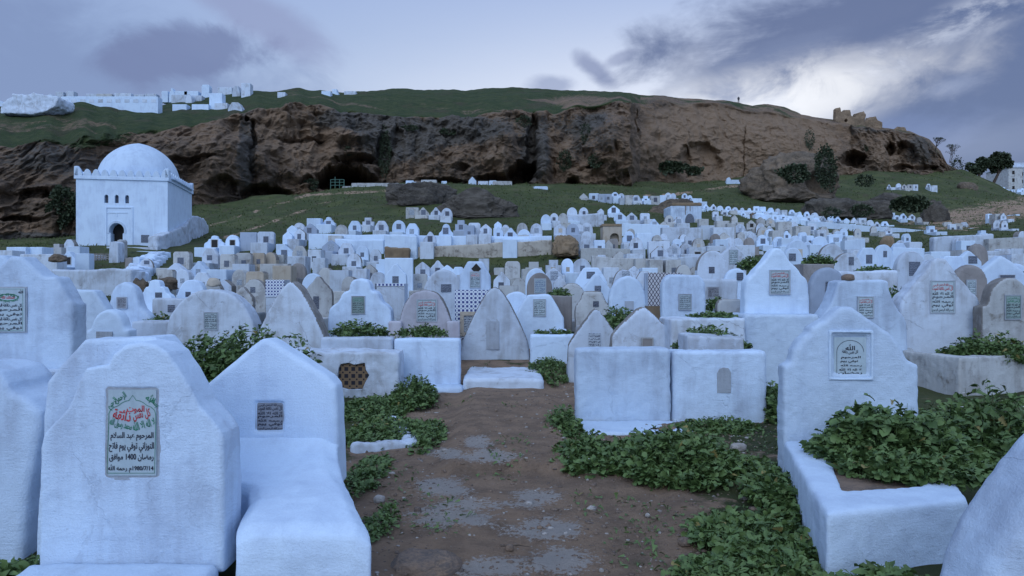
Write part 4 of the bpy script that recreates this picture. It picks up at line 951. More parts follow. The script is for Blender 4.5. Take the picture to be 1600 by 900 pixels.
pf = blockwall('white_footing', 648, 722, 606, 618, 10.9, 'w', None, depth=.5, amp=.03, b=.05, vox=.02); adopt(pf, g13)
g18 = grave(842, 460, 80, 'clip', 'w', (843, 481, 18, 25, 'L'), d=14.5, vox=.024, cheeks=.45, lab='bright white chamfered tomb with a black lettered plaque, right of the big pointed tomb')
a_ = blockwall('grave_bed', 828, 908, 523, 560, 12.9, 'n', None, depth=.25, zb=.1); adopt(a_, g18)
grave(931, 483, 88, 'tri2', 'v', (929, 532, 18, 22, 'pw'), d=11.6, vox=.024, lab='narrow worn pointed tomb standing behind the thick white block')
g24 = grave(1005, 481, 102, 'lowtri', 'v', None, d=11.4, vox=.024, lab='low wide pointed tomb with a small open niche near its foot')
k = 11.4/F; c0 = EYE-g24.location.z
plaque(g24, (1011-1005)*k, c0+(450-536)*k, 15*k, 14*k, 'niche', -.03)
# right side, second rank
s1 = grave(1215, 387, 102, 'ogee', 'w', (1218, 441, 30, 36, 'Lr'), d=11.5, vox=.022, yaw=0, lab='tallest white tomb on the right, curved peak over a high plinth, red lettered plaque')
pp = blockwall('plinth', 1163, 1281, 491, 585, 11.2, 'w', None, depth=.9, amp=.008, zb=.1); adopt(pp, s1)
s2 = grave(1349, 437, 140, 'flatbell', 'n', (1352, 480, 23, 31, 'Lr'), d=11.9, vox=.022, yaw=0, lab='wide white flat-topped flared tomb carrying a loose brown stone')
s3 = grave(1470, 404, 128, 'ogee', 'v', (1472, 464, 37, 49, 'Lr'), d=12.4, vox=.022, yaw=0, lab='large worn tomb with a broad peak and a tall red and black lettered plaque')
s4 = grave(1580, 434, 92, 'arch', 'o', (1582, 480, 24, 36, 'Lg'), d=12., vox=.024, yaw=2, lab='creamy round-shouldered tomb at the right edge with a green bordered plaque')
for o_, nm, lb, a in ((s2, 'stone', 'rounded brown stone resting on the flat top of a wide white tomb', (1326, 428, 20, 11.95)),):
    px, py, w_, d = a
    rock('loose_stone', px-w_/2, px+w_/2, py, py+10, lb, 'stone', d=d, seed=41, sub=3, depth=.9, cat='stone', rough=.06, sink=.5)
# walled planter in front of them
def planter():
    r = empty('planter_tomb', W(1510, 560, 10.6)); r.location.z = 0.; tag(r, 'long low cream walled grave bed with an angular front, open and full of earth', 'grave', 'tombs of the cemetery')
    def P(px, py, z): dd = (EYE-z)*F/(py-450); return Vector(((px-800)/F*dd-r.location.x, dd-r.location.y))
    zt = .60; O = [P(1411, 549, zt), P(1500, 559, zt), P(1680, 551, zt), P(1680, 541, zt), P(1410, 541, zt)]
    V, Fc = loft_poly([tuple(q) for q in O], -.1, [zt]*5); b = MB().add(V, Fc).build('bed_wall', M['o'], r)
    I = [P(1428, 549, zt), P(1498, 555.5, zt), P(1660, 549, zt), P(1660, 543, zt), P(1425, 543, zt)]
    V, Fc = loft_poly([tuple(q) for q in I], .3, [zt+.3]*5); cut(b, V, Fc); plaster(b, .025, .014, 3, .005, 13)
    V, Fc = loft_poly([tuple(q) for q in I], .2, [.42]*5); MB().add(V, Fc).build('earth', M['stone'], r)
planter()
# ------------------------------------------------------------------ tombs of the second and third ranks: (px, ytop, width, outline, material, plaque, depth, label)
A_ = [
 (126, 452, 92, 'clip', 'w', None, 11.5, 'plain white chamfered tomb partly hidden behind the big tomb with the roundel'),
 (193, 442, 84, 'bell', 'n', (191, 473, 14, 16, 'Ld'), 14, 'white bell-topped tomb with a ledge on its right side, below the long wall'),
 (167, 483, 68, 'arch', 'w', (164, 524, 26, 12, 'o'), 9.2, 'small bright arch-topped tomb just behind the green and red lettered tomb'),
 (328, 452, 142, 'round', 'v', (330, 502, 20, 26, 'L'), 12.6, 'very wide rounded tomb with cracked plaster and a small lettered plaque'),
 (453, 440, 128, 'tri', 'v', None, 12.4, 'large bare pointed tomb with stripped plaster near its tip'),
 (497, 432, 44, 'ogee', 'o', (494, 473, 9, 20, 'pd'), 18, 'decayed curved-peak tomb with dark stained edges behind the bare pointed tomb'),
 (742, 408, 50, 'clip', 'n', (742.5, 437, 15, 24, 'Lr'), 16.5, 'white tomb with a dark diamond hole above its arched red plaque'),
 (806, 455, 52, 'round', 'w', None, 16, 'plain white round tomb peeping out left of the bright chamfered tomb'),
 (843, 426, 40, 'round', 'c', (844, 447, 17, 22, 'Lb'), 18, 'bare grey cement tomb with a white plaque lettered in blue'),
 (838, 419, 34, 'round', 'w', None, 21, 'white round tomb rising just behind the bare cement tomb'),
 (865, 418, 28, 'gable', 'v', (866, 431, 12, 14, 'pw'), 22, 'greyish gabled tomb right of the bare cement tomb'),
 (893, 442, 44, 'round', 'o', None, 17, 'old ringed tomb with broken mouldings above a planted trough'),
 (875, 432, 20, 'dome', 'v', None, 19, 'little knobbed white tomb behind the old ringed tomb'),
 (926, 455, 54, 'flatbell', 'o', (931, 475, 9, 9, 'pd'), 14.5, 'stained flat-topped tomb behind the narrow pointed tomb'),
 (924, 418, 50, 'clip', 'w', (923, 430, 13, 11, 'pg'), 20.5, 'white chamfered tomb with a grey plaque, behind the curved-peak tomb'),
 (932, 428, 46, 'ogee', 'w', (934, 451, 10, 9, 'pg'), 17.5, 'white curved-peak tomb with a small square grey plaque, left of the plain round tomb'),
 (982, 431, 60, 'round', 'w', (983, 477, 14, 13, 'o'), 14.5, 'smooth round-topped tomb with a tan side and no lettering'),
 (975, 421, 42, 'broad', 'v', (978, 428, 12, 8, 'pw'), 20, 'low white domed tomb just behind the smooth round tomb'),
 (1007, 424, 26, 'clip', 'v', (1011, 439, 9, 14, 'pd'), 19, 'white clipped tomb with a dark plaque, beside the tiled lattice wall'),
 (1069, 429, 70, 'pill', 'n', (1070, 472, 18, 23, 'L'), 12.6, 'white tomb with a small knob on its flat top, right of the tiled lattice wall'),
 (1114, 391, 50, 'round', 'v', (1112, 422, 9, 10, 'pd'), 18, 'tall round-topped worn tomb left of the tallest white tomb'),
 (1146, 383, 42, 'gable', 'v', (1146, 402, 13, 22, 'L'), 22, 'white tomb with an arched grey tablet, above the bushy weeds'),
 (1151, 419, 40, 'round', 'n', (1156, 432, 10, 12, 'pd'), 17, 'rounded white tomb with a square dark plaque, close to the tallest tomb'),
 (1120, 436, 70, 'rect', 'v', (1114, 457, 18, 16, 'Ld'), 14.5, 'broad square tomb with a dark marble plaque behind green weeds'),
 (1143, 467, 44, 'pill', 'o', None, 12.2, 'squat cream tomb with a brown bare top, left of the high plinth'),
 (1295, 419, 58, 'round', 'm', (1297, 452, 14, 24, 'pd'), 13.5, 'mottled grey round tomb between the tallest tomb and the stone-topped tomb'),
 (1518, 414, 54, 'round', 'c', (1517, 449, 13, 22, 'L'), 14.5, 'dark grey stained round tomb behind the large worn peaked tomb'),
 (1425, 392, 48, 'round', 'v', (1429, 420, 18, 22, 'pg'), 18, 'worn white round tomb with a blue-grey arched tablet'),
 (1566, 399, 76, 'gable', 'w', (1573, 432, 22, 4, 'pd'), 16, 'wide white gabled tomb near the right edge, its plaque nearly hidden'),
 (1592, 412, 30, 'round', 'w', (1597, 428, 8, 8, 'pd'), 17, 'white round tomb at the right edge with a dark plaque'),
 (1515, 392, 40, 'lowtri', 'w', (1520, 406, 14, 12, 'pg'), 20, 'white low gabled tomb with a grey triangular tablet before the round brown boulder'),
 (1490, 400, 56, 'clip', 'w', None, 18, 'plain white chamfered roof-shaped tomb behind the large worn peaked tomb'),
 (241, 437, 56, 'dome', 'w', (248, 461, 11, 8, 'pd'), 19, 'white domed tomb with scalloped shoulders at the left'),
 (299, 437, 60, 'broad', 'w', (294, 460, 8, 8, 'pd'), 20, 'bright white broad tomb behind the cracked tomb'),
 (265, 466, 56, 'rect', 'v', (268, 482, 11, 11, 'pg'), 15.5, 'square worn tomb front with a faded plaque, left of the cracked tomb'),
 (397, 436, 38, 'round', 'o', (395, 453, 8, 9, 'pg'), 19, 'cream rounded tomb left of the blue tiled wall'),
 (378, 447, 36, 'ogee', 'o', (376, 468, 9, 10, 'pg'), 17, 'mossy curved-peak tomb behind the cracked tomb'),
 (488, 427, 34, 'round', 'w', None, 22, 'white hooped tomb with a strip of tiles under its top'),
 (693, 421, 62, 'round', 'v', (697, 450, 16, 12, 'pg'), 17.5, 'large greyish round tomb behind the pinkish broad tomb'),
 (660, 452, 1, 'rect', 'w', None, 0, ''),
 (618, 412, 34, 'ogee', 'w', (618, 437, 10, 11, 'pg'), 23, 'white curved-peak tomb standing against a taller square white block'),
 (623, 403, 44, 'rect', 'w', None, 26, 'square white stepped block behind a curved-peak tomb'),
 (1325, 395, 46, 'round', 'v', (1330, 408, 8, 13, 'pg'), 22, 'worn white round tomb with a narrow grey plaque, above the planted bed'),
 (1357, 387, 35, 'clip', 'w', (1358, 405, 10, 14, 'pg'), 24, 'white chamfered tomb with a large grey plaque, behind the planted bed'),
 (1382, 382, 30, 'round', 'w', (1383, 397, 6, 10, 'pg'), 27, 'white round tomb with a slim plaque right of a chamfered one'),
 (1406, 380, 28, 'clip', 'w', (1410, 396, 5, 13, 'pd'), 28, 'white clipped tomb with a slim dark plaque and a long white bed'),
 (1300, 381, 40, 'round', 'v', None, 26, 'plain worn round tomb behind its plaqued neighbour'),
 (1240, 387, 28, 'round', 'w', (1238, 402, 11, 12, 'pg'), 20, 'white round tomb half hidden by the tallest white tomb'),
 (1247, 375, 36, 'round', 'w', (1249, 396, 10, 13, 'b'), 30, 'broad white round tomb with a brown door-like panel'),
]
M['Lbslab'] = M['slab']
for a in A_:
    px, yt, w_, st, mt, pl, d, lb = a
    if not lb: continue
    if pl and pl[4] == 'b': pl = (*pl[:4], 't')
    vx = .024 if d < 14 else .034 if d < 18 else None
    g = grave(px, yt, w_, st, mt, pl, d=d, lab=lb, vox=vx, bed=None if (d < 13 or st == 'rect') else (rng.uniform(1.2, 1.7), rng.uniform(.25, .5), 1.0), row='near')
    if px == 742: MB().prism([(0, -.12), (.11, 0), (0, .12), (-.11, 0)], -.012, .03, .002).build('diamond_shade', M['dark'], g, loc=(.03, 0, EYE+(450-420)/F*d-g.location.z))  # dark diamond laid on the face, its colour standing for a hole's shade
# ------------------------------------------------------------------ smaller tombs up the slope, row by row
ROWS = {
 'terrace': ('in the white row above the retaining wall', [
  (490, 341, 22, 'rect', 'w', 0), (513, 339, 22, 'dome', 'w', 1), (533, 351, 20, 'round', 'o', 0), (554, 345, 20, 'clip', 'w', 1), (575, 340, 18, 'step', 'w', 1), (596, 345, 21, 'clip', 'w', 1), (623, 344, 21, 'round', 'w', 1), (644, 349, 20, 'clip', 'w', 1),
  (672, 362, 22, 'ogee', 'w', 1), (697, 350, 23, 'bell', 'w', 1), (720, 344, 18, 'step', 'm', 1), (733, 352, 16, 'rect', 'm', 1), (741, 348, 18, 'cut', 'w', 1), (759, 350, 19, 'gable', 'w', 1), (779, 354, 15, 'ogee', 'w', 1), (798, 356, 22, 'ogee', 'w', 1), (819, 358, 22, 'round', 'w', 1),
  (778, 346, 12, 'gable', 'w', 0), (790, 351, 12, 'round', 'w', 0), (816, 348, 17, 'round', 'o', 0), (838, 349, 19, 'round', 'w', 1), (875, 349, 19, 'peak', 'v', 2), (895, 349, 20, 'round', 'm', 1), (917, 348, 19, 'round', 'v', 1)]),
 'left': ('in the ranks below the grass slope at the left', [
  (335, 368, 33, 'dome', 'w', 2), (363, 367, 22, 'round', 'w', 2), (388, 363, 26, 'rect', 'm', 0), (415, 362, 26, 'cut', 'v', 1), (456, 352, 16, 'gable', 'w', 0), (467, 348, 19, 'round', 'w', 1), (484, 349, 23, 'gable', 'm', 1), (468, 357, 18, 'gable', 'v', 1), (449, 362, 15, 'gable', 'w', 0),
  (445, 383, 25, 'gable', 'w', 1), (468, 384, 23, 'clip', 'v', 1), (491, 390, 21, 'rect', 'v', 1), (516, 375, 27, 'peak', 'm', 1), (541, 380, 26, 'clip', 'v', 1), (566, 384, 20, 'round', 'w', 1), (553, 396, 23, 'round', 'w', 1), (587, 390, 18, 'clip', 'v', 1), (598, 405, 22, 'step', 'w', 0),
  (422, 394, 19, 'round', 't', 2), (403, 395, 20, 'cut', 't', 1), (380, 395, 24, 'cut', 'o', 1), (328, 388, 25, 'clip', 'v', 1), (355, 397, 24, 'cut', 'o', 1), (310, 408, 29, 'ogee', 'w', 1), (273, 411, 39, 'gable', 'v', 1), (283, 393, 26, 'cut', 'o', 1), (338, 421, 31, 'rect', 'w', 1), (373, 421, 23, 'round', 'o', 1),
  (391, 437, 34, 'ogee', 'v', 1), (398, 424, 29, 'cut', 't', 1), (428, 412, 44, 'rect', 'o', 0), (465, 411, 25, 'round', 'c', 0), (440, 415, 30, 'rect', 't', 0), (376, 412, 26, 'rect', 'v', 0), (508, 418, 22, 'round', 'o', 0), (530, 422, 30, 'rect', 'v', 0), (577, 413, 23, 'gable', 'o', 1), (562, 420, 22, 'rect', 'v', 0),
  (463, 400, 28, 'rect', 'v', 0), (498, 403, 20, 'rect', 'v', 0), (331, 440, 30, 'round', 'o', 0), (350, 437, 24, 'gable', 'v', 0), (435, 398, 16, 'rect', 'o', 0), (590, 425, 24, 'round', 'v', 1), (605, 440, 22, 'rect', 'o', 0), (545, 432, 24, 'round', 'o', 0)]),
 'centre': ('below the retaining wall in the middle', [
  (660, 409, 23, 'gable', 'w', 1), (684, 407, 25, 'ogee', 'w', 1), (716, 417, 24, 'clip', 'w', 0), (756, 404, 16, 'rect', 'w', 0), (762, 409, 12, 'rect', 'w', 0), (784, 424, 27, 'ogee', 'v', 1), (801, 408, 24, 'pill', 'o', 0), (811, 436, 28, 'clip', 'o', 0), (834, 409, 26, 'step', 'o', 0), (865, 406, 24, 'step', 'w', 2), (887, 404, 19, 'round', 'w', 2), (909, 404, 31, 'round', 'w', 1), (940, 398, 25, 'clip', 'w', 1),
  (969, 392, 22, 'gable', 'o', 0), (779, 418, 16, 'gable', 'o', 0), (795, 446, 30, 'rect', 'v', 1), (650, 428, 22, 'rect', 'v', 0), (668, 432, 20, 'rect', 'w', 0), (826, 420, 20, 'rect', 'o', 0), (955, 418, 24, 'rect', 'v', 1)]),
 'mid': ('on the crowded slope in the middle', [
  (853, 335, 16, 'round', 'w', 0), (866, 333, 14, 'round', 'w', 1), (880, 333, 15, 'round', 'o', 0), (894, 324, 16, 'round', 'v', 0), (912, 324, 15, 'round', 'v', 1), (939, 326, 10, 'gable', 'v', 0), (959, 321, 19, 'gable', 'w', 1), (969, 331, 19, 'gable', 'w', 1), (987, 332, 18, 'gable', 'w', 1), (1022, 342, 20, 'ogee', 'w', 1), (1037, 346, 13, 'gable', 'o', 2), (1061, 338, 21, 'dome', 'v', 1),
  (906, 350, 12, 'round', 'v', 0), (930, 353, 10, 'round', 'o', 0), (917, 361, 20, 'round', 'v', 0), (917, 373, 23, 'round', 'v', 1), (937, 375, 17, 'rect', 'w', 1), (951, 375, 14, 'ogee', 'v', 0), (959, 373, 14, 'pill', 'c', 1), (983, 361, 21, 'arch', 'w', 1), (994, 371, 21, 'round', 'v', 1), (977, 378, 13, 'pill', 'v', 2), (986, 357, 12, 'round', 'w', 0), (1007, 364, 24, 'rect', 'w', 0), (1027, 367, 15, 'round', 'v', 1),
  (1030, 377, 33, 'rect', 'v', 2), (1019, 372, 11, 'round', 'o', 0), (1031, 384, 28, 'gable', 'w', 1), (1054, 380, 21, 'gable', 'v', 1), (1072, 380, 19, 'round', 'v', 1), (1058, 373, 15, 'round', 'w', 1), (1078, 369, 15, 'cut', 'w', 1), (1092, 372, 19, 'round', 'o', 2), (1090, 386, 26, 'rect', 'v', 2), (1083, 397, 38, 'rect', 'v', 1), (1068, 366, 12, 'round', 'v', 0), (1037, 365, 12, 'round', 'v', 0), (992, 396, 26, 'rect', 'v', 1), (1004, 404, 22, 'rect', 'o', 0),
  (1131, 355, 33, 'rect', 'w', 0), (1157, 350, 17, 'round', 'w', 1), (1174, 344, 15, 'gable', 'o', 2), (1189, 339, 14, 'gable', 'o', 0), (1204, 340, 13, 'gable', 'o', 2), (1231, 346, 13, 'cut', 'o', 0), (1255, 353, 23, 'rect', 'o', 0), (1193, 354, 19, 'round', 'w', 2), (1203, 358, 13, 'round', 'w', 1), (1216, 360, 18, 'rect', 'o', 0), (1148, 336, 10, 'dome', 'o', 0), (1130, 345, 20, 'rect', 'o', 0),
  (1118, 365, 16, 'round', 'c', 0), (1132, 363, 20, 'lowtri', 'o', 0), (1128, 374, 20, 'rect', 'w', 1), (1141, 371, 18, 'round', 'v', 0), (1153, 372, 18, 'round', 'v', 0), (1171, 371, 16, 'round', 'c', 0), (1165, 383, 30, 'rect', 'v', 0), (1120, 384, 30, 'rect', 'v', 1), (1178, 394, 12, 'round', 'w', 0), (1106, 352, 22, 'rect', 'v', 0), (1113, 376, 12, 'gable', 'v', 0), (1158, 362, 12, 'gable', 'v', 0), (1176, 363, 14, 'lowtri', 'v', 0), (1100, 342, 15, 'rect', 'o', 0), (1090, 358, 16, 'rect', 'o', 0), (1143, 349, 14, 'rect', 'o', 0)]),
 'right': ('in the bright cluster right of the middle', [
  (1192, 367, 20, 'arch', 'w', 1), (1218, 370, 18, 'clip', 'w', 1), (1255, 363, 12, 'pill', 'w', 1), (1244, 368, 16, 'round', 'w', 0), (1266, 368, 12, 'rect', 'w', 1), (1282, 369, 25, 'round', 'w', 0), (1296, 380, 29, 'ogee', 'w', 1), (1306, 366, 22, 'cut', 'w', 1), (1288, 354, 14, 'clip', 'w', 1), (1310, 361, 11, 'round', 'w', 1), (1319, 357, 12, 'clip', 'w', 1), (1299, 364, 9, 'rect', 'w', 0), (1337, 371, 26, 'rect', 'v', 0),
  (1230, 372, 18, 'rect', 'w', 0), (1262, 378, 18, 'round', 'w', 0), (1275, 382, 20, 'rect', 'w', 0), (1205, 380, 10, 'rect', 'w', 2), (1332, 378, 22, 'rect', 'v', 2), (1345, 390, 44, 'rect', 'v', 0)]),
 'far right': ('on the terrace under the bare slope at the right', [
  (1456, 353, 17, 'step', 'w', 1), (1481, 347, 12, 'cut', 'w', 1), (1489, 350, 10, 'cut', 'v', 1), (1498, 349, 12, 'cut', 'v', 1), (1508, 347, 10, 'clip', 'w', 1), (1517, 359, 7, 'rect', 'w', 0), (1537, 360, 13, 'step', 'w', 0), (1558, 344, 12, 'clip', 'v', 1), (1570, 345, 11, 'clip', 'v', 1), (1582, 364, 9, 'rect', 'w', 0), (1598, 361, 14, 'round', 'w', 0), (1577, 378, 21, 'clip', 'w', 1), (1513, 376, 22, 'rect', 'w', 1), (1501, 371, 14, 'round', 'v', 0), (1555, 392, 32, 'rect', 'v', 1), (1418, 365, 11, 'clip', 'w', 1), (1409, 375, 16, 'gable', 'v', 1), (1431, 378, 20, 'rect', 'w', 0), (1573, 372, 24, 'rect', 'o', 0), (1590, 388, 20, 'rect', 'v', 1), (1450, 397, 24, 'round', 'v', 0)]),
 'ledge': ('in the row at the foot of the upper grass', [
  (912, 302, 13, 'gable', 'v', 0), (895, 299, 7, 'round', 'w', 0), (928, 302, 15, 'rect', 'w', 1), (940, 303, 10, 'rect', 'm', 1), (950, 303, 12, 'rect', 'm', 1), (961, 300, 12, 'round', 'w', 1), (971, 302, 11, 'round', 'w', 1), (983, 305, 12, 'rect', 'w', 0), (994, 305, 15, 'clip', 'v', 1), (1009, 306, 12, 'step', 'w', 1), (1024, 306, 15, 'rect', 'o', 1), (1036, 305, 9, 'rect', 'w', 0), (1044, 301, 10, 'round', 'v', 1), (1052, 302, 9, 'round', 'v', 0), (1070, 302, 9, 'round', 'w', 1), (1078, 305, 8, 'round', 'w', 1), (1089, 310, 16, 'rect', 'w', 0), (1099, 315, 12, 'rect', 'w', 0)]),
 'lone': ('of the four lone tombs on the grass', [(644, 324, 20, 'rect', 'o', 1), (661, 324, 20, 'ogee', 'o', 1), (681, 324, 17, 'ogee', 'v', 1), (698, 325, 18, 'round', 'v', 1)]),
}
n_plaque = 0
def auto(px, yt, w_, st, mt, q, row, hh=1.12):
    if mt == 'w' and rng.random() < .30: mt = 'v'
    elif mt in 'wv' and rng.random() < .12: mt = 'o'
    d = solve_d(px, yt, w_, hh, 1.0)
    H = (EYE+(450-yt)/F*d)-T1((px-800)/F*d, d)
    pl = None
    if q:
        c = {1: ['pg', 'pg', 'pd', 'pw'], 2: ['dark', 't']}[q]; kd = rng.choice(c)
        s = min(w_, 26)*rng.uniform(.28, .38); hgt = H*F/d
        pl = (px+rng.uniform(-.04, .04)*w_, yt+max(hgt*rng.uniform(.40, .48), s*1.1), s, s*rng.uniform(1.0, 1.35), kd)
    g = grave(px, yt, w_, st, mt, pl, d=d, row=row, bed=None if st == 'rect' else (rng.uniform(1.1, 1.7), rng.uniform(.2, .45), rng.choice([1., .95, 1.05])), th=rng.uniform(.25, .5) if st != 'rect' else rng.uniform(.5, 1.2))
    return g
for rn, (ph, L_) in ROWS.items():
    for a in L_: auto(*a, rn)
# far rows along the crest and up the right-hand slope: individual tombs while they can be told apart
def along(pts, step, row, hh=1.0, jitter=2., mats='wwwwv', wr=(.8, 1.15)):
    tot = []; 
    for (a, b), (c, e) in zip(pts[:-1], pts[1:]):
        n = max(1, int((c-a)/step))
        for i in range(n): tot.append((a+(c-a)*i/n, b+(e-b)*i/n))
    for x_, y_ in tot:
        w_ = step*rng.uniform(*wr)
        auto(x_+rng.uniform(-1, 1), y_+rng.uniform(-jitter, jitter), w_, rng.choice(['round', 'round', 'gable', 'clip', 'ogee', 'rect', 'dome', 'bell', 'cut']), rng.choice(mats), 1 if rng.random() < .55 else 0, row, hh)
ROWS['crest'] = ('on the long white crest below the huge boulder', []); along([(1104, 320), (1160, 323), (1215, 325), (1262, 332), (1310, 340), (1360, 343), (1395, 350)], 10.5, 'crest')
ROWS['under crest'] = ('just under the long white crest', []); along([(1118, 329), (1175, 331), (1235, 336), (1290, 342)], 12, 'under crest')
ROWS['upper right'] = ('in the small far row on the right-hand slope', []); along([(1389, 288), (1405, 287), (1440, 289)], 7.5, 'upper right', jitter=1); along([(1450, 287), (1472, 291)], 9, 'upper right', jitter=1)
ROWS['bare slope'] = ('in the little group on the bare slope at the right', []); along([(1548, 334), (1590, 335)], 8.5, 'bare slope', jitter=1.5)
ROWS['edge'] = ('in the far group below the distant block of flats', []); along([(1556, 289), (1574, 293)], 6, 'edge', jitter=1); along([(1578, 296), (1604, 294)], 6.5, 'edge', jitter=1)
ROWS['rocks'] = ('beside the speckled rocks at the right', []); along([(1392, 331), (1404, 334)], 11, 'rocks'); along([(1402, 336), (1412, 334), (1450, 340)], 10, 'rocks', mats='wvo')
ROWS['shrine left'] = ('in the low white rank left of the shrine', [])
for a in ((25, 386, 32, 'rect', 'w', 0), (56, 386, 20, 'rect', 'w', 0), (78, 388, 14, 'rect', 'w', 0), (88, 381, 16, 'step', 'w', 0), (97, 376, 14, 'rect', 'w', 1), (108, 374, 16, 'clip', 'w', 0), (8, 391, 22, 'rect', 'w', 0), (42, 390, 12, 'rect', 'v', 1), (106, 393, 34, 'ogee', 'w', 2), (128, 396, 22, 'rect', 'w', 0), (60, 397, 60, 'rect', 'w', 0), (115, 385, 20, 'rect', 'w', 0)): auto(*a, 'shrine left')
ROWS['right near'] = ('behind the large worn peaked tomb', [])
for a in ((1470, 393, 30, 'rect', 'w', 0), (1540, 407, 24, 'round', 'v', 1), (1460, 408, 30, 'round', 'v', 0), (1340, 408, 26, 'rect', 'v', 0)): auto(*a, 'right near')
ROWS['fill'] = ('in the gaps of the middle slope', [])
fr_ = random.Random(5)
for (x0, x1, y0, y1, n, w0, w1) in ((640, 760, 412, 432, 5, 20, 26), (960, 1060, 405, 420, 5, 20, 26), (1060, 1110, 398, 420, 3, 20, 28), (1185, 1290, 345, 362, 8, 11, 15), (1290, 1400, 352, 362, 5, 9, 12), (1500, 1600, 385, 400, 5, 18, 24), (1340, 1460, 408, 424, 5, 24, 30), (240, 330, 418, 432, 3, 22, 28), (1000, 1100, 330, 345, 3, 13, 16), (1320, 1345, 386, 392, 1, 20, 22)):
    for i in range(n):
        w_ = fr_.uniform(w0, w1); auto(x0+(x1-x0)*(i+fr_.uniform(.2, .8))/n, fr_.uniform(y0, y1), w_, fr_.choice(['round', 'gable', 'rect', 'clip', 'ogee', 'cut']), fr_.choice('wvvvo'), int(fr_.random() < .5), 'fill')
# beyond the tombs that show largest, the small far ones on the crest are one mass
FAR = {'crest', 'under crest', 'upper right', 'bare slope', 'edge', 'rocks', 'fill'}
def merge_far():
    dg = bpy.context.evaluated_depsgraph_get(); dg.update(); V = []; Fc = []; MI = []; mats = []
    for g in [g for g in GR if g['row'] in FAR]:
        def rec(o):
            if o.type == 'MESH':
                mw = o.matrix_world; n = len(V); sl = []
                for m_ in o.data.materials:
                    if m_ not in mats: mats.append(m_)
                    sl.append(mats.index(m_))
                V.extend([tuple(mw @ v.co) for v in o.data.vertices])
                for p in o.data.polygons: Fc.append([q+n for q in p.vertices]); MI.append(sl[p.material_index])
            for c in list(o.children): rec(c)
            bpy.data.objects.remove(o)
        rec(g['root']); GR.remove(g)
    o = mk('far_tombs', V, Fc, mats); o.data.polygons.foreach_set('material_index', MI)
    tag(o, 'crowded mass of tiny white tombs along the far crest and between the ranks', 'tombs', kind='stuff')
merge_far()
for k_ in FAR: ROWS.pop(k_, None)
ORD = ['first', 'second', 'third', 'fourth', 'fifth', 'sixth', 'seventh', 'eighth', 'ninth', 'tenth']
def ordw(n):
    return ORD[n] if n < 10 else f'{n+1}'+('th' if 10 <= (n+1) % 100 <= 20 else {1: 'st', 2: 'nd', 3: 'rd'}.get((n+1) % 10, 'th'))
for rn, (ph, _) in ROWS.items():
    mem = sorted([g for g in GR if g['row'] == rn], key=lambda g: g['px'])
    kinds = {}
    for g in mem: kinds.setdefault((g['style'], g['mat'], g['pl'] is not None), []).append(g)
    for i, g in enumerate(mem):
        same = kinds[(g['style'], g['mat'], g['pl'] is not None)]
        s = f"{MAT_WORDS[g['mat']]} {STYLE_WORDS[g['style']]} tomb"
        if g['pl']: s += f" with a {PL_WORDS[g['pl']]}"
        s += f", {ordw(i)} from the left {ph}" if rn != 'lone' else f", {ordw(i)} from the left {ph}"
        ws = s.split()
        if len(ws) > 16: s = f"{MAT_WORDS[g['mat']]} {STYLE_WORDS[g['style']]} tomb, {ordw(i)} from the left {ph}"
        if len(s.split()) > 16: s = f"{STYLE_WORDS[g['style']]} tomb, {ordw(i)} from left {ph}"
        g['root']['label'] = s; g['root']['group'] = 'tombs '+ph
print('GRAVES', len([o for o in COL.objects if o.get('category') == 'grave']))
# ------------------------------------------------------------------ walls between the ranks
def wall(px0, px1, y0, y1, d, mat, lab, depth=.6, vox=None, ybase=None, amp=.03, name='wall', cat='wall', d1=None):
    """masonry wall between two photograph columns, top edge from y0 to y1"""
    d1 = d1 or d; P0, P1 = W(px0, y0, d), W(px1, y1, d1); g = min(T1(P0.x, P0.y), T1(P1.x, P1.y))-.3
    if ybase: g = min(W(px0, ybase, d).z, g+.3)-.1
    r = empty(name, (P0.x, P0.y, g)) if False else None
    u = Vector((P1.x-P0.x, P1.y-P0.y)); L_ = u.length; ang = math.atan2(u.y, u.x)
    mb = MB(); h0, h1 = P0.z-g, P1.z-g
    n = max(1, int(L_/.8)); top = [(L_*i/n, h0+(h1-h0)*i/n+(fbm(np.array([px0+i*.7]), np.array([0.]))[0]*.06)) for i in range(n+1)]
    pts = [(0, 0), (L_, 0)]+top[::-1]
    o = mb.prism(pts, 0, depth, .03).build(name, M[mat], None, loc=(P0.x, P0.y, g), rz=ang)
    if vox: plaster(o, vox, amp, 1.5, .01, seed=px0)
    tag(o, lab, cat); return o
wall(652, 863, 386, 374, 45.2, 'rub', 'long stained cream retaining wall under the white terrace row', vox=.07, amp=.06, depth=.8)
wall(600, 652, 366, 368, 45.0, 'w', 'white buttress wall at the left end of the stained retaining wall', vox=.07, depth=.8)
wall(523, 600, 373, 374, 45.5, 'w', 'thin white coping wall left of the white buttress', vox=.07, depth=.5)
wall(530, 612, 377, 378, 45.9, 'rub', 'short stained masonry wall below the thin white coping', vox=.07, depth=.5, amp=.08)
wall(602, 640, 386, 388, 44.3, 'b', 'patch of bare brown stonework beside the white buttress', vox=.07, depth=.5, amp=.12)
wall(482, 862, 366, 369, 46.6, 'w', 'low white parapet under the terrace row of tombs', depth=.5)
wall(60, 206, 421, 421, 28, 'v', 'long grey-white wall below the shrine forecourt', vox=.06, amp=.04, depth=.7)
wall(206, 230, 421, 424, 28, 'v', 'sloping broken end of the long grey-white wall', vox=.05, amp=.1, depth=.7, d1=29)
wall(880, 944, 337, 332, 62, 'v', 'blank cream and white wall joining round tombs on the middle slope', vox=.08, depth=.6)
wall(870, 906, 343, 345, 61.5, 'w', 'low white ledge wall under the small round tombs', depth=.5)
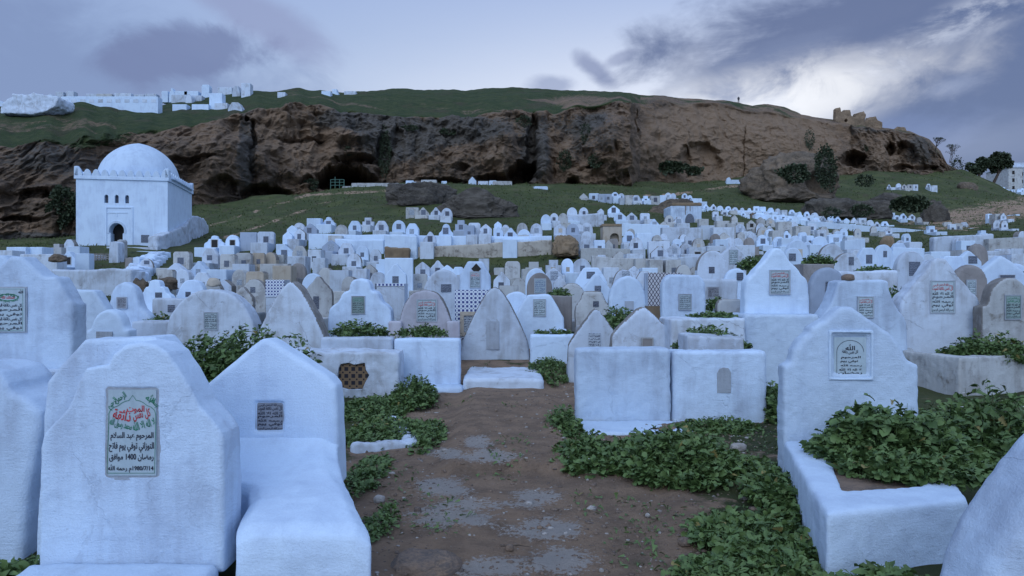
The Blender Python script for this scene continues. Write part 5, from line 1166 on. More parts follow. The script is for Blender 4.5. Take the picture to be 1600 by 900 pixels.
wall(972, 1046, 349, 352, 58, 'w', 'white wall linking the three sharp gabled tombs', depth=.8)
wall(1035, 1096, 355, 356, 54, 'v', 'worn white base wall before the domed knob tomb', depth=.8)
wall(1022, 1095, 407, 399, 38, 'v', 'slanting grey-white wall under the gabled tombs in the middle', depth=.6)
wall(908, 985, 388, 389, 43, 'o', 'stained low wall below the crowded middle tombs', depth=.5)
wall(925, 1022, 401, 404, 36, 'o', 'old low wall at the edge of the weedy strip', depth=.5)
wall(1060, 1180, 326, 329, 88, 'w', 'low white wall running along the crest of tombs', depth=.6)
wall(1180, 1262, 334, 339, 84, 'w', 'long white slab wall halfway along the crest', depth=1.2)
wall(1262, 1450, 345, 360, 80, 'w', 'low white wall at the right end of the crest', depth=.6)
wall(925, 985, 312, 315, 96, 'w', 'white ledge under the upper row of tombs', depth=.6)
wall(1000, 1052, 317, 319, 93, 'w', 'short white ledge right of the square upper tombs', depth=.8)
wall(1460, 1554, 370, 365, 46, 'v', 'pale wall under the tall clipped tombs at the right', depth=.6, vox=.08)
wall(1545, 1600, 372, 371, 42, 'o', 'stained low wall near the right edge', depth=.5)
wall(1320, 1352, 375, 373, 44, 'w', 'white wall end right of the bright cluster', depth=.6)
wall(1395, 1445, 387, 388, 27, 'w', 'plain white slab wall behind the clipped tomb', depth=.6)
wall(1310, 1405, 424, 424, 15, 'v', 'low grey-white bed wall with weeds hanging over it', depth=1.0, vox=.04)
wall(1255, 1304, 411, 412, 17, 'c', 'dark grey block wall under leafy weeds', depth=.8)
wall(1048, 1165, 499, 498, 10.95, 'v', 'plain white bed wall left of the high plinth, weeds on top', vox=.025, amp=.012, depth=.9, name='grave', cat='grave')
wall(1075, 1164, 524, 526, 9.6, 'v', 'pale bed rim between the niche tomb and the high plinth', vox=.025, amp=.012, depth=.6, name='grave', cat='grave')
wall(204, 330, 502, 506, 13.4, 'v', 'low wall joining the bell-topped tomb and the cracked tomb', vox=.03, depth=.6)
wall(455, 520, 545, 545, 11.2, 'v', 'low weathered wall behind the rough tiled opening', vox=.03, depth=.3)
# tiled tombs
def tiled(px0, px1, y0, y1, d, mat, lab, band=None, frame=None):
    k = d/F; x = ((px0+px1)/2-800)*k; zt = EYE+(450-y0)*k; zb = T1(x, d)-.1; w_ = (px1-px0)*k; r = empty('tiled_tomb', (x, d, zb)); tag(r, lab, 'grave', 'tiled tombs')
    MB().box(-w_/2, w_/2, .02, .5, 0, zt-zb, .01).build('core', M['v'], r)
    z1 = EYE+(450-y1)*k-zb; t_ = MB().box(-w_/2, w_/2, 0, .016, z1-(zt-zb)/2-z1/2, (zt-zb)/2-z1/2).build('tile_panel', M[mat], r, loc=(0, 0, (zt-zb+z1)/2))
    if band: MB().box(-w_/2-.01, w_/2+.01, -.01, .4, 0, z1-.005, .005).build('base_band', M['b'], r)
    if frame:
        a, b, c, e = [(frame[0]-(px0+px1)/2)*k, (frame[1]-(px0+px1)/2)*k, EYE+(450-frame[3])*k-zb, EYE+(450-frame[2])*k-zb]; t = .07
        m_ = MB().box(a, a+t, -.03, .01, c, e); m_.box(b-t, b, -.03, .01, c, e); m_.box(a+t, b-t, -.031, .01, e-t, e); m_.box(a+t, b-t, -.031, .01, c, c+t)
        m_.build('panel_frame', M['t'], r); MB().box(a+t, b-t, -.012, .01, c+t, e-t).build('panel', M['pw'], r)
    return r
tiled(711, 762, 453, 530, 13.8, 'z1', 'tomb faced in blue and white star tiles with a brown framed panel', frame=(719, 762, 487, 525))
tiled(1013, 1066, 426, 478, 14.2, 'z2', 'tomb faced in a dark lattice of tiles on a red-brown base', band=True)
r_ = tiled(415, 444, 437, 464, 18.5, 'z1', 'small tomb faced in blue cross tiles between old cream tombs')
tiled(588, 632, 443, 447, 15.5, 'z1', 'tomb edged by one thin strip of blue tiles, half hidden behind the domed tomb')
# brown niche building, walled white tomb
def niche_house():
    d = 52.; k = d/F; r = empty('niche_tomb', (0, d, 0)); x = (957-800)*k; zt = EYE+(450-352)*k; zb = T1(x, d)-.2; r.location = (x, d, zb); tag(r, 'brown flat-roofed tomb with a dark arched niche among the white ones', 'grave')
    o = MB().box(-15*k, 15*k, 0, 1.5, 0, zt-zb-.05, .02).build('wall', M['t'], r); c = MB().prism([(-.32+.15, .3), (.32+.15, .3)]+[(.15+.32*math.cos(R(a)), zt-zb-.85+.30*math.sin(R(a))) for a in range(0, 181, 20)], -.2, .5, .001); cut(o, c.V, c.F)
    MB().box(-16*k, 14.5*k, -.06, 1.5, zt-zb-.06, zt-zb+.1, .02).build('roof', M['b'], r)
niche_house()
def white_house():
    d = 72.; k = d/F; x = (1072-800)*k; zt = EYE+(450-321)*k; zb = T1(x, d)-.5; r = empty('walled_tomb', (x, d, zb)); tag(r, 'tall blank white walled tomb with dark drips and a grey arch patch', 'grave')
    o = MB().box(-24.5*k, 24.5*k, 0, 3.2, 0, zt-zb, .05).build('wall', M['n'], r); plaster(o, .08, .06, 1, .02, 5)
    MB().box(-22*k, 24.8*k, -.05, 3.2, zt-zb-.02, zt-zb+.28, .1).build('roof', M['b'], r)
    h = MB().prism([(-.45, 0), (.45, 0)]+[(.45*math.cos(R(a)), .9+.75*math.sin(R(a))) for a in range(0, 181, 15)], -.03, .02, .005).build('arch_patch', M['pg'], r, loc=(.35, -.03, zt-zb-2.45))
    for a, b in ((-.1, .9), (.35, .55), (-.05, .5)): MB().box(a, a+.07, -.035, .03, zt-zb-b, zt-zb-.02).build('drip_stain', M['c'], r)
white_house()
# ------------------------------------------------------------------ the shrine
def shrine():
    ang = math.atan2(-1.2, -6.1); c0 = Vector(((262-800)/F*49, 49.)); ux = Vector((6.1, 1.2)).normalized(); uy = Vector((-ux.y, ux.x))
    wd, dp = 5.55, 6.9; org = c0-ux*wd; zb = 4.0; zt = EYE+(450-283)*49/F; H = zt-zb
    r = empty('shrine', (org.x, org.y, zb), math.atan2(ux.y, ux.x)); tag(r, 'large white domed shrine with a horseshoe doorway, above the graves at the left', 'shrine')
    k = 49/F
    def lx(px): return wd-(262-px)*6.15/143.
    def lz(py): return EYE+(450-py)*k-zb
    walls = MB().box(0, wd, 0, dp, -.6, H, 0).build('wall', M['w'], r)
    dc = lx(189.5); dw = 10.5*6.15/143.; db = lz(366)
    arcp = [(dc-dw*.80, lz(395)), (dc+dw*.80, lz(395)), (dc+dw*.82, db)]+[(dc+dw*math.cos(R(a)), db+.17+dw*1.15*math.sin(R(a))) for a in range(-15, 196, 15)]+[(dc-dw*.82, db)]
    c = MB().prism(arcp, -.5, .9, .001); cut(walls, c.V, c.F)
    for px in (175, 189.5, 204):
        q = lx(px); hw = 2.8*6.15/143.; z0, z1 = lz(319), lz(306)
        w_ = [(q-hw, z0), (q+hw, z0), (q+hw, z1-.12), (q+hw*.6, z1-.03), (q, z1), (q-hw*.6, z1-.03), (q-hw, z1-.12)]
        c = MB().prism(w_, -.5, .35, .001); cut(walls, c.V, c.F)
        MB().box(q-hw-.01, q+hw+.01, .2, .24, z0, z1).build('window', M['pg' if px > 200 else 'pd'], r)
    MB().box(dc-dw*1.05, dc+dw*1.05, .75, .8, lz(395), db+dw*1.5).build('door', M['dark'], r)  # near-black sheet closing the doorway; its colour paints the shade of the recess
    # raised square frame round the doorway
    f0, f1, ft = lx(173.5), lx(212.5), lz(324.5); t = .09
    MB().box(f0, f0+t, -.05, .01, -.3, ft).box(f1-t, f1, -.05, .01, -.3, ft).box(f0+t, f1-t, -.051, .01, ft-t, ft).box(lx(175), lx(205), -.03, .01, lz(334.5), lz(333)).box(lx(189.3), lx(190.3), -.028, .01, lz(340), lz(334.6)).build('door_frame', M['w'], r)
    af = []; 
    for s, rr in ((0, 1.28), (1, 1.02)):
        pp = [(dc+dw*rr*math.cos(R(a)), db+.17+dw*1.15*rr*math.sin(R(a))) for a in range(-15, 196, 10)]; af.append(pp)
    mb = MB(); n = len(af[0])
    for i in range(n-1):
        a, b, c2, e = af[0][i], af[0][i+1], af[1][i+1], af[1][i]
        V = [(p[0], y, p[1]) for y in (-.04, .01) for p in (a, b, c2, e)]; mb.add(V, [(3, 2, 1, 0), (4, 5, 6, 7), (0, 1, 5, 4), (1, 2, 6, 5), (2, 3, 7, 6), (3, 0, 4, 7)])
    mb.build('door_arch', M['w'], r)
    MB().box(lx(224), lx(235.5), -.02, .02, lz(379.5), lz(367.5)).build('plaque', M['pg'], r)
    # cornice and scalloped parapet
    MB().box(-.10, wd+.10, -.10, dp+.10, H, H+.22, .03).build('cornice', M['w'], r)
    mb = MB(); hp = .42
    def merl(L_, mf, n, corner=True):
        for i in range(n):
            cc = L_*(i+.5)/n; hw = L_/n*.46; big = i in (0, n-1)
            pts = [(cc-hw, 0), (cc+hw, 0), (cc+hw, hp*.25)]+[(cc+hw*.8*math.cos(R(a)), hp*.3+hp*(.75 if not big else 1.)*math.sin(R(a))) for a in (15, 45, 75, 90, 105, 135, 165)]+[(cc-hw, hp*.25)]
            mb.prism(pts, 0, .18, .02, M=mf)
    z = H+.21
    merl(wd+.2, Matrix.Translation((-.1, -.09, z)), 11); merl(wd+.2, Matrix.Translation((-.1, dp-.09, z)), 11)
    RZ = Matrix.Rotation(R(90), 4, 'Z')
    merl(dp, Matrix.Translation((wd+.09, 0, z)) @ RZ, 13); merl(dp, Matrix.Translation((.09, 0, z)) @ RZ, 13)
    for a in (-.05, wd-.13):
        for b in (-.06, dp-.12): mb.box(a-.06, a+.24, b-.03, b+.21, z, z+.62, .06)
    mb.box(0, wd, 0, dp, H+.2, H+.26); mb.build('parapet', M['w'], r)
    # pointed dome on eight faint ribs
    R0 = 2.62; cx, cy = wd/2+.05, dp/2; dz = H+.24; V = []; Fc = []; ns = 64; nr = 26; apex = EYE+(450-227)*52.4/F-zb-dz
    for i in range(nr+1):
        t = i/nr; 
        t = math.sin(t*math.pi/2); rr = R0*max(.01, 1-t**2.2)**.62; zz = apex*t
        zz += 0
        for j in range(ns):
            a = 2*math.pi*j/ns; rib = 1+.012*abs(math.cos(4*a+.4)); 
            V.append((cx+rr*rib*math.cos(a), cy+rr*rib*math.sin(a), dz+zz))
    for i in range(nr):
        for j in range(ns): Fc.append([i*ns+j, i*ns+(j+1) % ns, (i+1)*ns+(j+1) % ns, (i+1)*ns+j])
    Fc.append(list(range(nr*ns, (nr+1)*ns)))
    o = mk('dome', V, Fc, M['w'], r, True)
    sm = MB().box(wd/2-2.9+.15, wd/2+2.9+.15, dp/2-2.9, dp/2+2.9, H+.2, H+.34, .05).build('dome_drum', M['w'], r)
shrine()
wall(58, 262, 393, 393, 45.5, 'w', 'low white forecourt wall at the foot of the shrine', depth=.5)
wall(120, 160, 398, 398, 42, 'v', 'white wall stub with a tiled grille beside the shrine forecourt', depth=.5)
wall(166, 246, 385, 386, 46.5, 'v', 'worn white wall in front of the shrine doorway', depth=.5)
g_ = MB(); 
for i in range(5): g_.box(0, 1.1, 0, .05, i*.12, i*.12+.05)
for i in range(8): g_.box(i*.155, i*.155+.04, .005, .045, 0, .53)
p_ = W(139, 411, 41.8); tag(g_.build('grille', M['c'], None, loc=(p_.x, p_.y, p_.z)), 'dark metal grille set before the stub wall by the shrine', 'grille')
for px, yt, w_, d, mt, lb in ((177, 377, 17, 40.5, 'v', 'tall square gatepost left of the shrine doorway, its top crumbling'), (200, 402, 13, 37, 'c', 'leaning grey slab beside a white slab under the shrine wall'), (212, 401, 13, 37, 'w', 'white slab beside the leaning grey slab under the shrine wall'), (186, 374, 8, 42, 'o', 'dark pointed pillar right behind the square gatepost'), (133, 396, 8, 39, 'v', 'narrow white post left of the metal grille')):
    k = d/F; x = (px-800)*k; g = T1(x, d)-.2; zt = EYE+(450-yt)*k
    o = MB().prism([(-w_*k/2, 0), (w_*k/2, 0), (w_*k/2, zt-g-.1), (w_*k*.2, zt-g), (-w_*k*.4, zt-g-.05)], 0, .5, .02).build('stone_post', M[mt], None, loc=(x, d, g), rz=R(-12)); tag(o, lb, 'post')
grave(228, 404, 22, 'round', 'v', (229, 410, 8, 6, 'pg'), d=36, lab='low round stone with a plaque under the shrine wall', row='x')
def ramp_wall():
    # stepped whitewashed wall climbing round the right of the shrine
    pts = [(245, 369, 47.3), (258, 366, 48), (276, 358, 50.5), (292, 352, 53), (296, 343, 54.5), (305, 336, 57), (318, 341, 60), (326, 352, 62)]
    r = empty('ramp_wall', W(245, 400, 47.3)); tag(r, 'whitewashed wall climbing in a curve round the right side of the shrine', 'wall')
    mb = MB()
    for (a, b, d0), (c, e, d1) in zip(pts[:-1], pts[1:]):
        P0, P1 = W(a, b, d0)-r.location, W(c, e, d1)-r.location; u = Vector((P1.x-P0.x, P1.y-P0.y)); L_ = u.length+.12; ang = math.atan2(u.y, u.x)
        z0 = -2.; mt = Matrix.Translation((P0.x, P0.y, 0)) @ Matrix.Rotation(ang, 4, 'Z')
        mb.prism([(0, z0), (L_, z0), (L_, P1.z), (0, P0.z)], 0, .7, .02, M=mt)
    o = mb.build('wall', M['v'], r); plaster(o, .09, .10, .9, .03, 3)
    mb = MB()
    for i in range(10):
        t = i/9; P_ = W(252-45*t, 395+35*t, 44-13*t)-r.location
        mb.box(P_.x-.5, P_.x+.35, P_.y-.8, P_.y+.6, P_.z-1.6, P_.z+.05, .1)
    o = mb.build('lime_steps', M['n'], r); plaster(o, .08, .12, 1.2, .04, 9)
ramp_wall()
# ------------------------------------------------------------------ white walls and tombs on the hilltop
def hill_thing(px, ytop, w_, h_, style, mat, lab, cat='grave', depth=1.5, name='grave', panels=0, dome=None, group='tombs on the hilltop', d=None):
    p = hill_at(px, ytop+h_-1) if d is None else W(px, ytop+h_, d)
    if p is None: p = W(px, ytop+h_, 150)
    d = p.y; k = d/F; zt = EYE+(450-ytop)*k; zb = EYE+(450-ytop-h_)*k-1.6; ww = w_*k
    pts = outline(style, ww, zt-zb) if isinstance(style, str) else [((a-px)*k, EYE+(450-b)*k-zb) for a, b in style][::-1]
    r = empty(name, (p.x, d-1.3, zb)); tag(r, lab, cat, group)
    o = MB().prism(pts, 0, depth, .05).build('wall', M[mat], r)
    for i in range(panels):
        a = -ww/2+ww*(i+.5)/panels; z0 = 1.6+h_*k*.5
        MB().box(a-ww/panels*.28, a+ww/panels*.28, -.03, .02, z0-.25, z0+.25).build('panel', M['v'], r)
    return r
hill_thing(178, 154, 150, 14, 'rect', 'w', 'long white wall of tombs with a row of blind panels on the hilltop', panels=11, name='tomb_wall', cat='wall')
rk = [(10, 181), (12, 165), (16, 160), (28, 154), (28, 151), (55, 151), (61, 148), (66, 150), (98, 153), (100, 160), (96, 170), (80, 178), (60, 182), (30, 181)]
b_ = hill_thing(55, 150, 90, 32, rk, 'v', 'whitewashed rocky mass built over with tombs at the hilltop left', name='tomb_wall', depth=4); plaster(b_.children[0], .15, .25, .5, .10, 3)
for i, a in enumerate(((5, 159, 18, 8, 'lowtri', 'w'), (99, 146, 12, 8, 'rect', 'v'), (115, 145, 12, 6, 'rect', 'v'), (84, 149, 18, 5, 'lowtri', 'v'), (148, 149, 16, 4, 'rect', 'v'), (168, 149, 24, 3, 'rect', 'o'), (197, 148, 26, 4, 'rect', 'v'), (222, 150, 16, 4, 'rect', 'v'), (240, 149, 18, 6, 'rect', 'v'), (262, 145, 10, 5, 'rect', 'w'), (273, 140, 9, 10, 'ogee', 'w'), (287, 145, 20, 4, 'rect', 'w'), (303, 145, 22, 5, 'rect', 'w'), (325, 135, 12, 15, 'cut', 'w'), (285, 151, 24, 9, 'rect', 'v'), (300, 150, 10, 10, 'round', 'v'), (312, 152, 16, 5, 'rect', 'v'), (342, 149, 20, 20, 'rect', 'w'), (355, 139, 22, 8, 'rect', 'v'), (373, 137, 12, 12, 'clip', 'v'), (388, 133, 14, 16, 'rect', 'v'), (318, 166, 26, 4, 'rect', 'w'), (350, 164, 20, 6, 'rect', 'v'), (372, 163, 22, 8, 'clip', 'v'), (286, 166, 22, 4, 'rect', 'w'), (443, 147, 12, 4, 'rect', 'v'), (512, 145, 14, 4, 'rect', 'w'), (525, 142, 12, 6, 'step', 'w'), (549, 145, 18, 3, 'rect', 'v'))):
    hill_thing(*a[:5], a[5], f"{MAT_WORDS[a[5]]} {STYLE_WORDS[a[4]]} tomb, {ordw(i)} of the scattered tombs along the hilltop from the left", depth=1.5)
hill_thing(805, 141, 84, 5, 'rect', 'o', 'long low flat-roofed building showing on the skyline', name='building', cat='building', depth=6, d=187)
# tombs on the ledge under the central cliff
def ledge_thing(px, yt, w_, h_, style, mat, lab, d, name='grave', cat='grave', depth=.8):
    k = d/F; x = (px-800)*k; zt = EYE+(450-yt)*k; zb = min(zt-h_*k, T1(x, d))-.5; r = empty(name, (x, d, zb)); tag(r, lab, cat, 'tombs and walls under the central cliff')
    MB().prism(outline(style, w_*k, zt-zb), 0, depth, .03).build('wall' if cat == 'wall' else 'headstone', M[mat], r); return r
for a in ((586, 286, 74, 4, 'rect', 'o', 'low grey terrace wall before the big cave', 112, 'wall', 'wall'), (565, 291, 60, 4, 'rect', 'o', 'lower grey terrace wall before the big cave', 110, 'wall', 'wall'), (640, 282, 12, 5, 'rect', 'w', 'small bright white box tomb right of the big cave', 113), (655, 284, 22, 5, 'rect', 'v', 'long pale box tomb right of the big cave', 113), (626, 287, 24, 6, 'cut', 'o', 'grey box tomb right of the big cave', 112), (738, 276, 12, 9, 'peak', 'w', 'tiny sharp-gabled white tomb under the central cliff', 116), (755, 283, 16, 4, 'rect', 'v', 'first low pale slab tomb under the diagonal cave', 116), (770, 282, 12, 5, 'cut', 'w', 'white slab tomb right of the sharp-gabled tiny tomb', 116), (785, 283, 30, 5, 'rect', 'o', 'long grey slab tomb below the diagonal cave', 115), (827, 292, 24, 3, 'rect', 'w', 'thin white slab low under the diagonal cave', 108), (845, 291, 22, 6, 'cut', 'w', 'white stepped slab tomb at the right under the diagonal cave', 107), (694, 283, 8, 3, 'rect', 'w', 'smallest white slab beneath the central cliff', 115), (670, 281, 24, 9, 'rect', 'o', 'square grey masonry tomb beside the dark crags', 114)):
    ledge_thing(*a)
def railing():
    d = 110.; k = d/F; p = W(516, 292, d); r = empty('railing', (p.x, d, p.z-.6)); tag(r, 'small green metal railing at the edge of the ledge before the cave', 'railing')
    for px in (0, 7, 14, 21): MB().box(px*k, px*k+.10, 0, .10, 0, 1.7 if px != 7 else 2.1).build('post', M['rail'], r)
    for z in (.8, 1.25, 1.65): MB().box(.1, 21*k, .02, .07, z, z+.09).build('rail', M['rail'], r)
railing()
for a in ((1386, 'x'),): pass
k_ = hill_at(1386/1*0+1140, 283)
ledge_thing(1139, 277, 8, 8, 'round', 'w', 'small white round tomb with a low wall alone under the tan cliff', 132)
ledge_thing(1151, 281, 16, 4, 'rect', 'w', 'low white wall beside the lone round tomb under the tan cliff', 132, 'wall', 'wall')
# person on the skyline
def person(px, yb, h_px, lab):
    p = hill_at(px, yb+1.5) or W(px, yb, 178); d = p.y; h = 1.72
    V = [(0, 0, .92), (0, 0, 1.15), (0, 0, 1.42), (0, .01, 1.52), (0, .02, 1.66), (.10, 0, .88), (.11, .02, .48), (.12, .0, .06), (-.10, 0, .88), (-.12, -.02, .48), (-.12, 0, .06), (.20, 0, 1.40), (.25, .02, 1.12), (.24, -.08, .90), (-.20, 0, 1.40), (-.25, .02, 1.12), (-.22, -.08, .90), (.13, -.14, .03), (-.13, -.14, .03)]
    E = [(0, 1), (1, 2), (2, 3), (3, 4), (0, 5), (5, 6), (6, 7), (7, 17), (0, 8), (8, 9), (9, 10), (10, 18), (2, 11), (11, 12), (12, 13), (2, 14), (14, 15), (15, 16)]
    rad = [.16, .15, .15, .06, .105, .10, .07, .05, .10, .07, .05, .07, .05, .04, .07, .05, .04, .04, .04]
    me = bpy.data.meshes.new('person'); me.from_pydata(V, E, []); me.materials.append(M['ink']); o = bpy.data.objects.new('person', me); COL.objects.link(o)
    s = o.modifiers.new('s', 'SKIN'); 
    if not me.skin_vertices: pass
    for i, q in enumerate(me.skin_vertices[0].data): q.radius = (rad[i], rad[i]); q.use_root = (i == 0)
    b = o.modifiers.new('b', 'SUBSURF'); b.levels = b.render_levels = 2; bake(o)
    o.data.materials.clear(); o.data.materials.append(plain('dark_clothes', (.05, .05, .06)))
    o.location = (p.x, d, EYE+(450-yb)/F*d); tag(o, lab, 'person'); return o
def skyline_z(px, d):
    h = hill_bvh.ray_cast(Vector(((px-800)/F*d, d, 90)), Vector((0, 0, -1))); return h[0].z if h[0] else EYE+(450-162)/F*d
pe = person(1154, 162, 11, 'person in dark clothes standing alone on the skyline')
pe.location.y = 176; pe.location.x = (1154-800)/F*176; pe.location.z = skyline_z(1154, 176)-.02
pe2 = person(860, 146, 5, 'person in dark clothes sitting at the end of the flat building on the skyline'); pe2.location.y = 183; pe2.location.x = (860-800)/F*183; pe2.location.z = skyline_z(860, 183)-.85
# far block of flats at the right edge
def flats():
    d = 250.; k = d/F; x0 = (1576-800)*k; zt = EYE+(450-262)*k; zb = EYE+(450-296)*k-4; r = empty('apartment_building', (x0, d, zb)); tag(r, 'pale block of flats with rows of small windows at the far right edge', 'building')
    o = MB().box(0, 20, 0, 12, 0, zt-zb, .1).build('wall', M['o'], r)
    MB().box(-.3, 20.3, -.3, 12, zt-zb, zt-zb+.4, .05).box(3, 9, 3, 9, zt-zb+.39, zt-zb+2.2).build('roof', M['v'], r)
    MB().box(4.9, 5.1, -.4, -.01, 0, zt-zb-.2).build('pipe', M['v'], r)
    for i in range(5):
        for j in range(3):
            a = 1.2+i*3.4; z = zt-zb-2.2-j*2.6-(i % 2)*.5; MB().box(a, a+.8, -.05, .05, z, z+1.2).build('window', M['dark'], r)
flats()
# ================================================================== PLANTS
nr_ = np.random.default_rng(11)
def leaf_tpl(kind):
    """a leaf along +y from the stalk, about 1 long: midrib and scalloped sides, cupped a little"""
    if kind == 'lobed':
        W_ = [.03, .13, .06, .20, .08, .26, .11, .30, .24, .02]; Tt = [0, .16, .22, .36, .43, .56, .62, .78, .92, 1.0]
    elif kind == 'round':
        W_ = [.03, .30, .44, .48, .44, .30, .04]; Tt = [0, .10, .30, .50, .72, .92, 1.0]
    else:
        W_ = [.01, .10, .16, .15, .09, .01]; Tt = [0, .2, .45, .65, .85, 1.0]
    V = []; Fc = []
    for i, (w_, t) in enumerate(zip(W_, Tt)):
        zc = -.30*t*t+.10*t; f = .10*(-1)**i if kind == 'lobed' else 0
        V += [(-w_, t+f*.3, zc+w_*.35), (0, t, zc), (w_, t+f*.3, zc+w_*.35)]
    for i in range(len(Tt)-1):
        a = i*3; Fc += [(a, a+1, a+4, a+3), (a+1, a+2, a+5, a+4)]
    return np.array(V), np.array(Fc)
TPL = {k: leaf_tpl(k) for k in ('lobed', 'round', 'blade')}
def leaves(P, N_, S, kind, flat=.5):
    """P: (n,3) stalk points, N_: (n,3) outward directions, S: sizes -> vertices, quads"""
    V0, F0 = TPL[kind]; n = len(P); m = len(V0)
    yv = N_+nr_.normal(0, .35, (n, 3)); yv /= np.linalg.norm(yv, axis=1)[:, None]
    up = np.array([0, 0, 1.])+nr_.normal(0, flat, (n, 3)); xv = np.cross(yv, up); xv /= np.linalg.norm(xv, axis=1)[:, None]+1e-9; zv = np.cross(xv, yv)
    L = V0[None]*np.stack([nr_.uniform(.8, 1.2, n), np.ones(n), nr_.uniform(.5, 2., n)], -1)[:, None]*S[:, None, None]
    V = P[:, None]+L[..., :1]*xv[:, None]+L[..., 1:2]*yv[:, None]+L[..., 2:]*zv[:, None]
    Fc = F0[None]+(np.arange(n)*m)[:, None, None]
    return V.reshape(-1, 3), Fc.reshape(-1, 4)
def quads(name, V, Fc, mat, loc=(0, 0, 0), parent=None, mi=None, mats=None):
    me = bpy.data.meshes.new(name); me.vertices.add(len(V)); me.vertices.foreach_set('co', V.astype(np.float32).reshape(-1))
    me.loops.add(Fc.size); me.loops.foreach_set('vertex_index', Fc.reshape(-1).astype(np.int32)); me.polygons.add(len(Fc))
    me.polygons.foreach_set('loop_start', (np.arange(len(Fc))*Fc.shape[1]).astype(np.int32)); me.update(calc_edges=True)
    for m_ in (mats or [mat]): me.materials.append(m_)
    if mi is not None: me.polygons.foreach_set('material_index', mi.astype(np.int32))
    me.polygons.foreach_set('use_smooth', np.ones(len(Fc), bool))
    o = bpy.data.objects.new(name, me); o.location = loc; COL.objects.link(o)
    if parent: o.parent = parent
    return o
def clump(px0, px1, d0, d1, h, n, size, lab, z=None, kinds=(('lobed', .66), ('round', .16), ('blade', .18)), group='weed clumps', zoff=0., flowers=0, lean=0, name='weed_clump', mat='leaf', taper=1.):
    """a mound of leafy weeds between two photograph columns and two depths, h tall"""
    size *= .92; n = int(n*1.25)
    y0, y1 = d0, d1; cy = (y0+y1)/2; cx = ((px0+px1)/2-800)/F*cy; rx = (px1-px0)/2/F*cy; ry = (y1-y0)/2
    ns = max(6, int(n/9)); A = nr_.uniform(0, 2*math.pi, ns); Rr = np.sqrt(nr_.uniform(0, 1, ns)); sx = cx+rx*Rr*np.cos(A); sy = cy+ry*Rr*np.sin(A)
    base = np.array([z if z is not None else T1(a, b) for a, b in zip(sx, sy)])
    hh = h*(1-Rr**2*.75*taper)*nr_.uniform(.6, 1.12, ns)*(1+.3*fbm(sx*3, sy*3, 1, 2))
    P = []; N_ = []; S = []
    k = int(math.ceil(n/ns))
    for j in range(k):
        t = nr_.uniform(.05, 1, ns)**.75; a2 = nr_.uniform(0, 2*math.pi, ns)
        off = .35*size*(1+t)
        P.append(np.stack([sx+off*np.cos(a2)*.5, sy+off*np.sin(a2)*.5, base+hh*t], -1))
        N_.append(np.stack([np.cos(a2)+.25*np.cos(A)*Rr, np.sin(a2)+.25*np.sin(A)*Rr, nr_.uniform(-.1, .9, ns)], -1)); S.append(size*nr_.uniform(.55, 1.35, ns)*(1.15-.4*t))
    P = np.concatenate(P); N_ = np.concatenate(N_); S = np.concatenate(S); o0 = np.array([cx, cy, T1(cx, cy) if z is None else z])
    VV = []; FF = []; c = 0; sel = nr_.uniform(0, 1, len(P)); acc = 0
    for kd, fr in kinds:
        m_ = (sel >= acc) & (sel < acc+fr); acc += fr
        if not m_.any(): continue
        v, f = leaves(P[m_]-o0, N_[m_], S[m_]*(.75 if kd == 'round' else 1), kd); VV.append(v); FF.append(f+c); c += len(v)
    # stalks
    ms = min(ns, 160); w_ = size*.035; V = []; Fq = []
    for i in range(ms):
        a = Vector((sx[i], sy[i], base[i]-.02))-Vector(o0); b = Vector((sx[i]+nr_.normal(0, .02), sy[i]+nr_.normal(0, .02), base[i]+hh[i]))-Vector(o0); n0 = len(V)
        for q, ww in ((a, w_), (b, w_*.4)): V += [(q.x-ww, q.y, q.z), (q.x+ww*.5, q.y-ww, q.z), (q.x+ww*.5, q.y+ww, q.z)]
        Fq += [(n0, n0+1, n0+4, n0+3), (n0+1, n0+2, n0+5, n0+4), (n0+2, n0, n0+3, n0+5)]
    nl = sum(len(q) for q in FF); VV.append(np.array(V)); FF.append(np.array(Fq)+c); mi = np.zeros(nl+len(Fq), int); mi[nl:] = 1
    r = quads(name, np.concatenate(VV), np.concatenate(FF), None, loc=tuple(o0), mats=[M[mat], M['stem']], mi=mi); tag(r, lab, 'plant', group)
    if flowers:
        idx = nr_.choice(ns, flowers); V = []; Fq = []
        for i in idx:
            c_ = np.array([sx[i], sy[i], base[i]+hh[i]+.03])-o0
            for q in range(4):
                a = q*math.pi/2+.4; u = np.array([math.cos(a), math.sin(a), .3])*.016; v_ = np.array([-math.sin(a), math.cos(a), 0])*.008; n0 = len(V); V += [c_, c_+u*.6-v_, c_+u, c_+u*.6+v_]; Fq.append((n0, n0+1, n0+2, n0+3))
        quads('flower', np.array(V), np.array(Fq), M['petal'], parent=r)
    return r
clump(1275, 1510, 4.95, 5.9, .44, 3600, .115, 'big leafy weed mass spilling over the white grave bed at the right', z=.30, flowers=0)
clump(1365, 1535, 4.62, 5.35, .16, 1700, .085, 'lower fringe of weeds at the front edge of the overgrown grave bed', z=.34, taper=.5)
clump(1470, 1680, 5.6, 7.6, .62, 3000, .12, 'tall weeds with tiny white flowers between the overgrown bed and the right edge', flowers=26)
clump(1318, 1475, 4.72, 5.25, .17, 1100, .085, 'low weeds covering the earth at the near left corner of the overgrown bed', z=.34, taper=.4)
clump(1395, 1500, 7.2, 8.6, .36, 900, .10, 'weeds behind the headstone of the overgrown bed')
clump(950, 1150, 5.8, 7.3, .38, 3600, .10, 'broad leafy weed mound right of the path, before the thick white block')
clump(862, 985, 6.2, 7.2, .24, 1700, .09, 'leafy weeds with a white flower at the path edge, left part of the broad mound', flowers=3)
clump(853, 905, 7.6, 8.8, .28, 600, .08, 'small weed clump against the left corner of the thick white block')
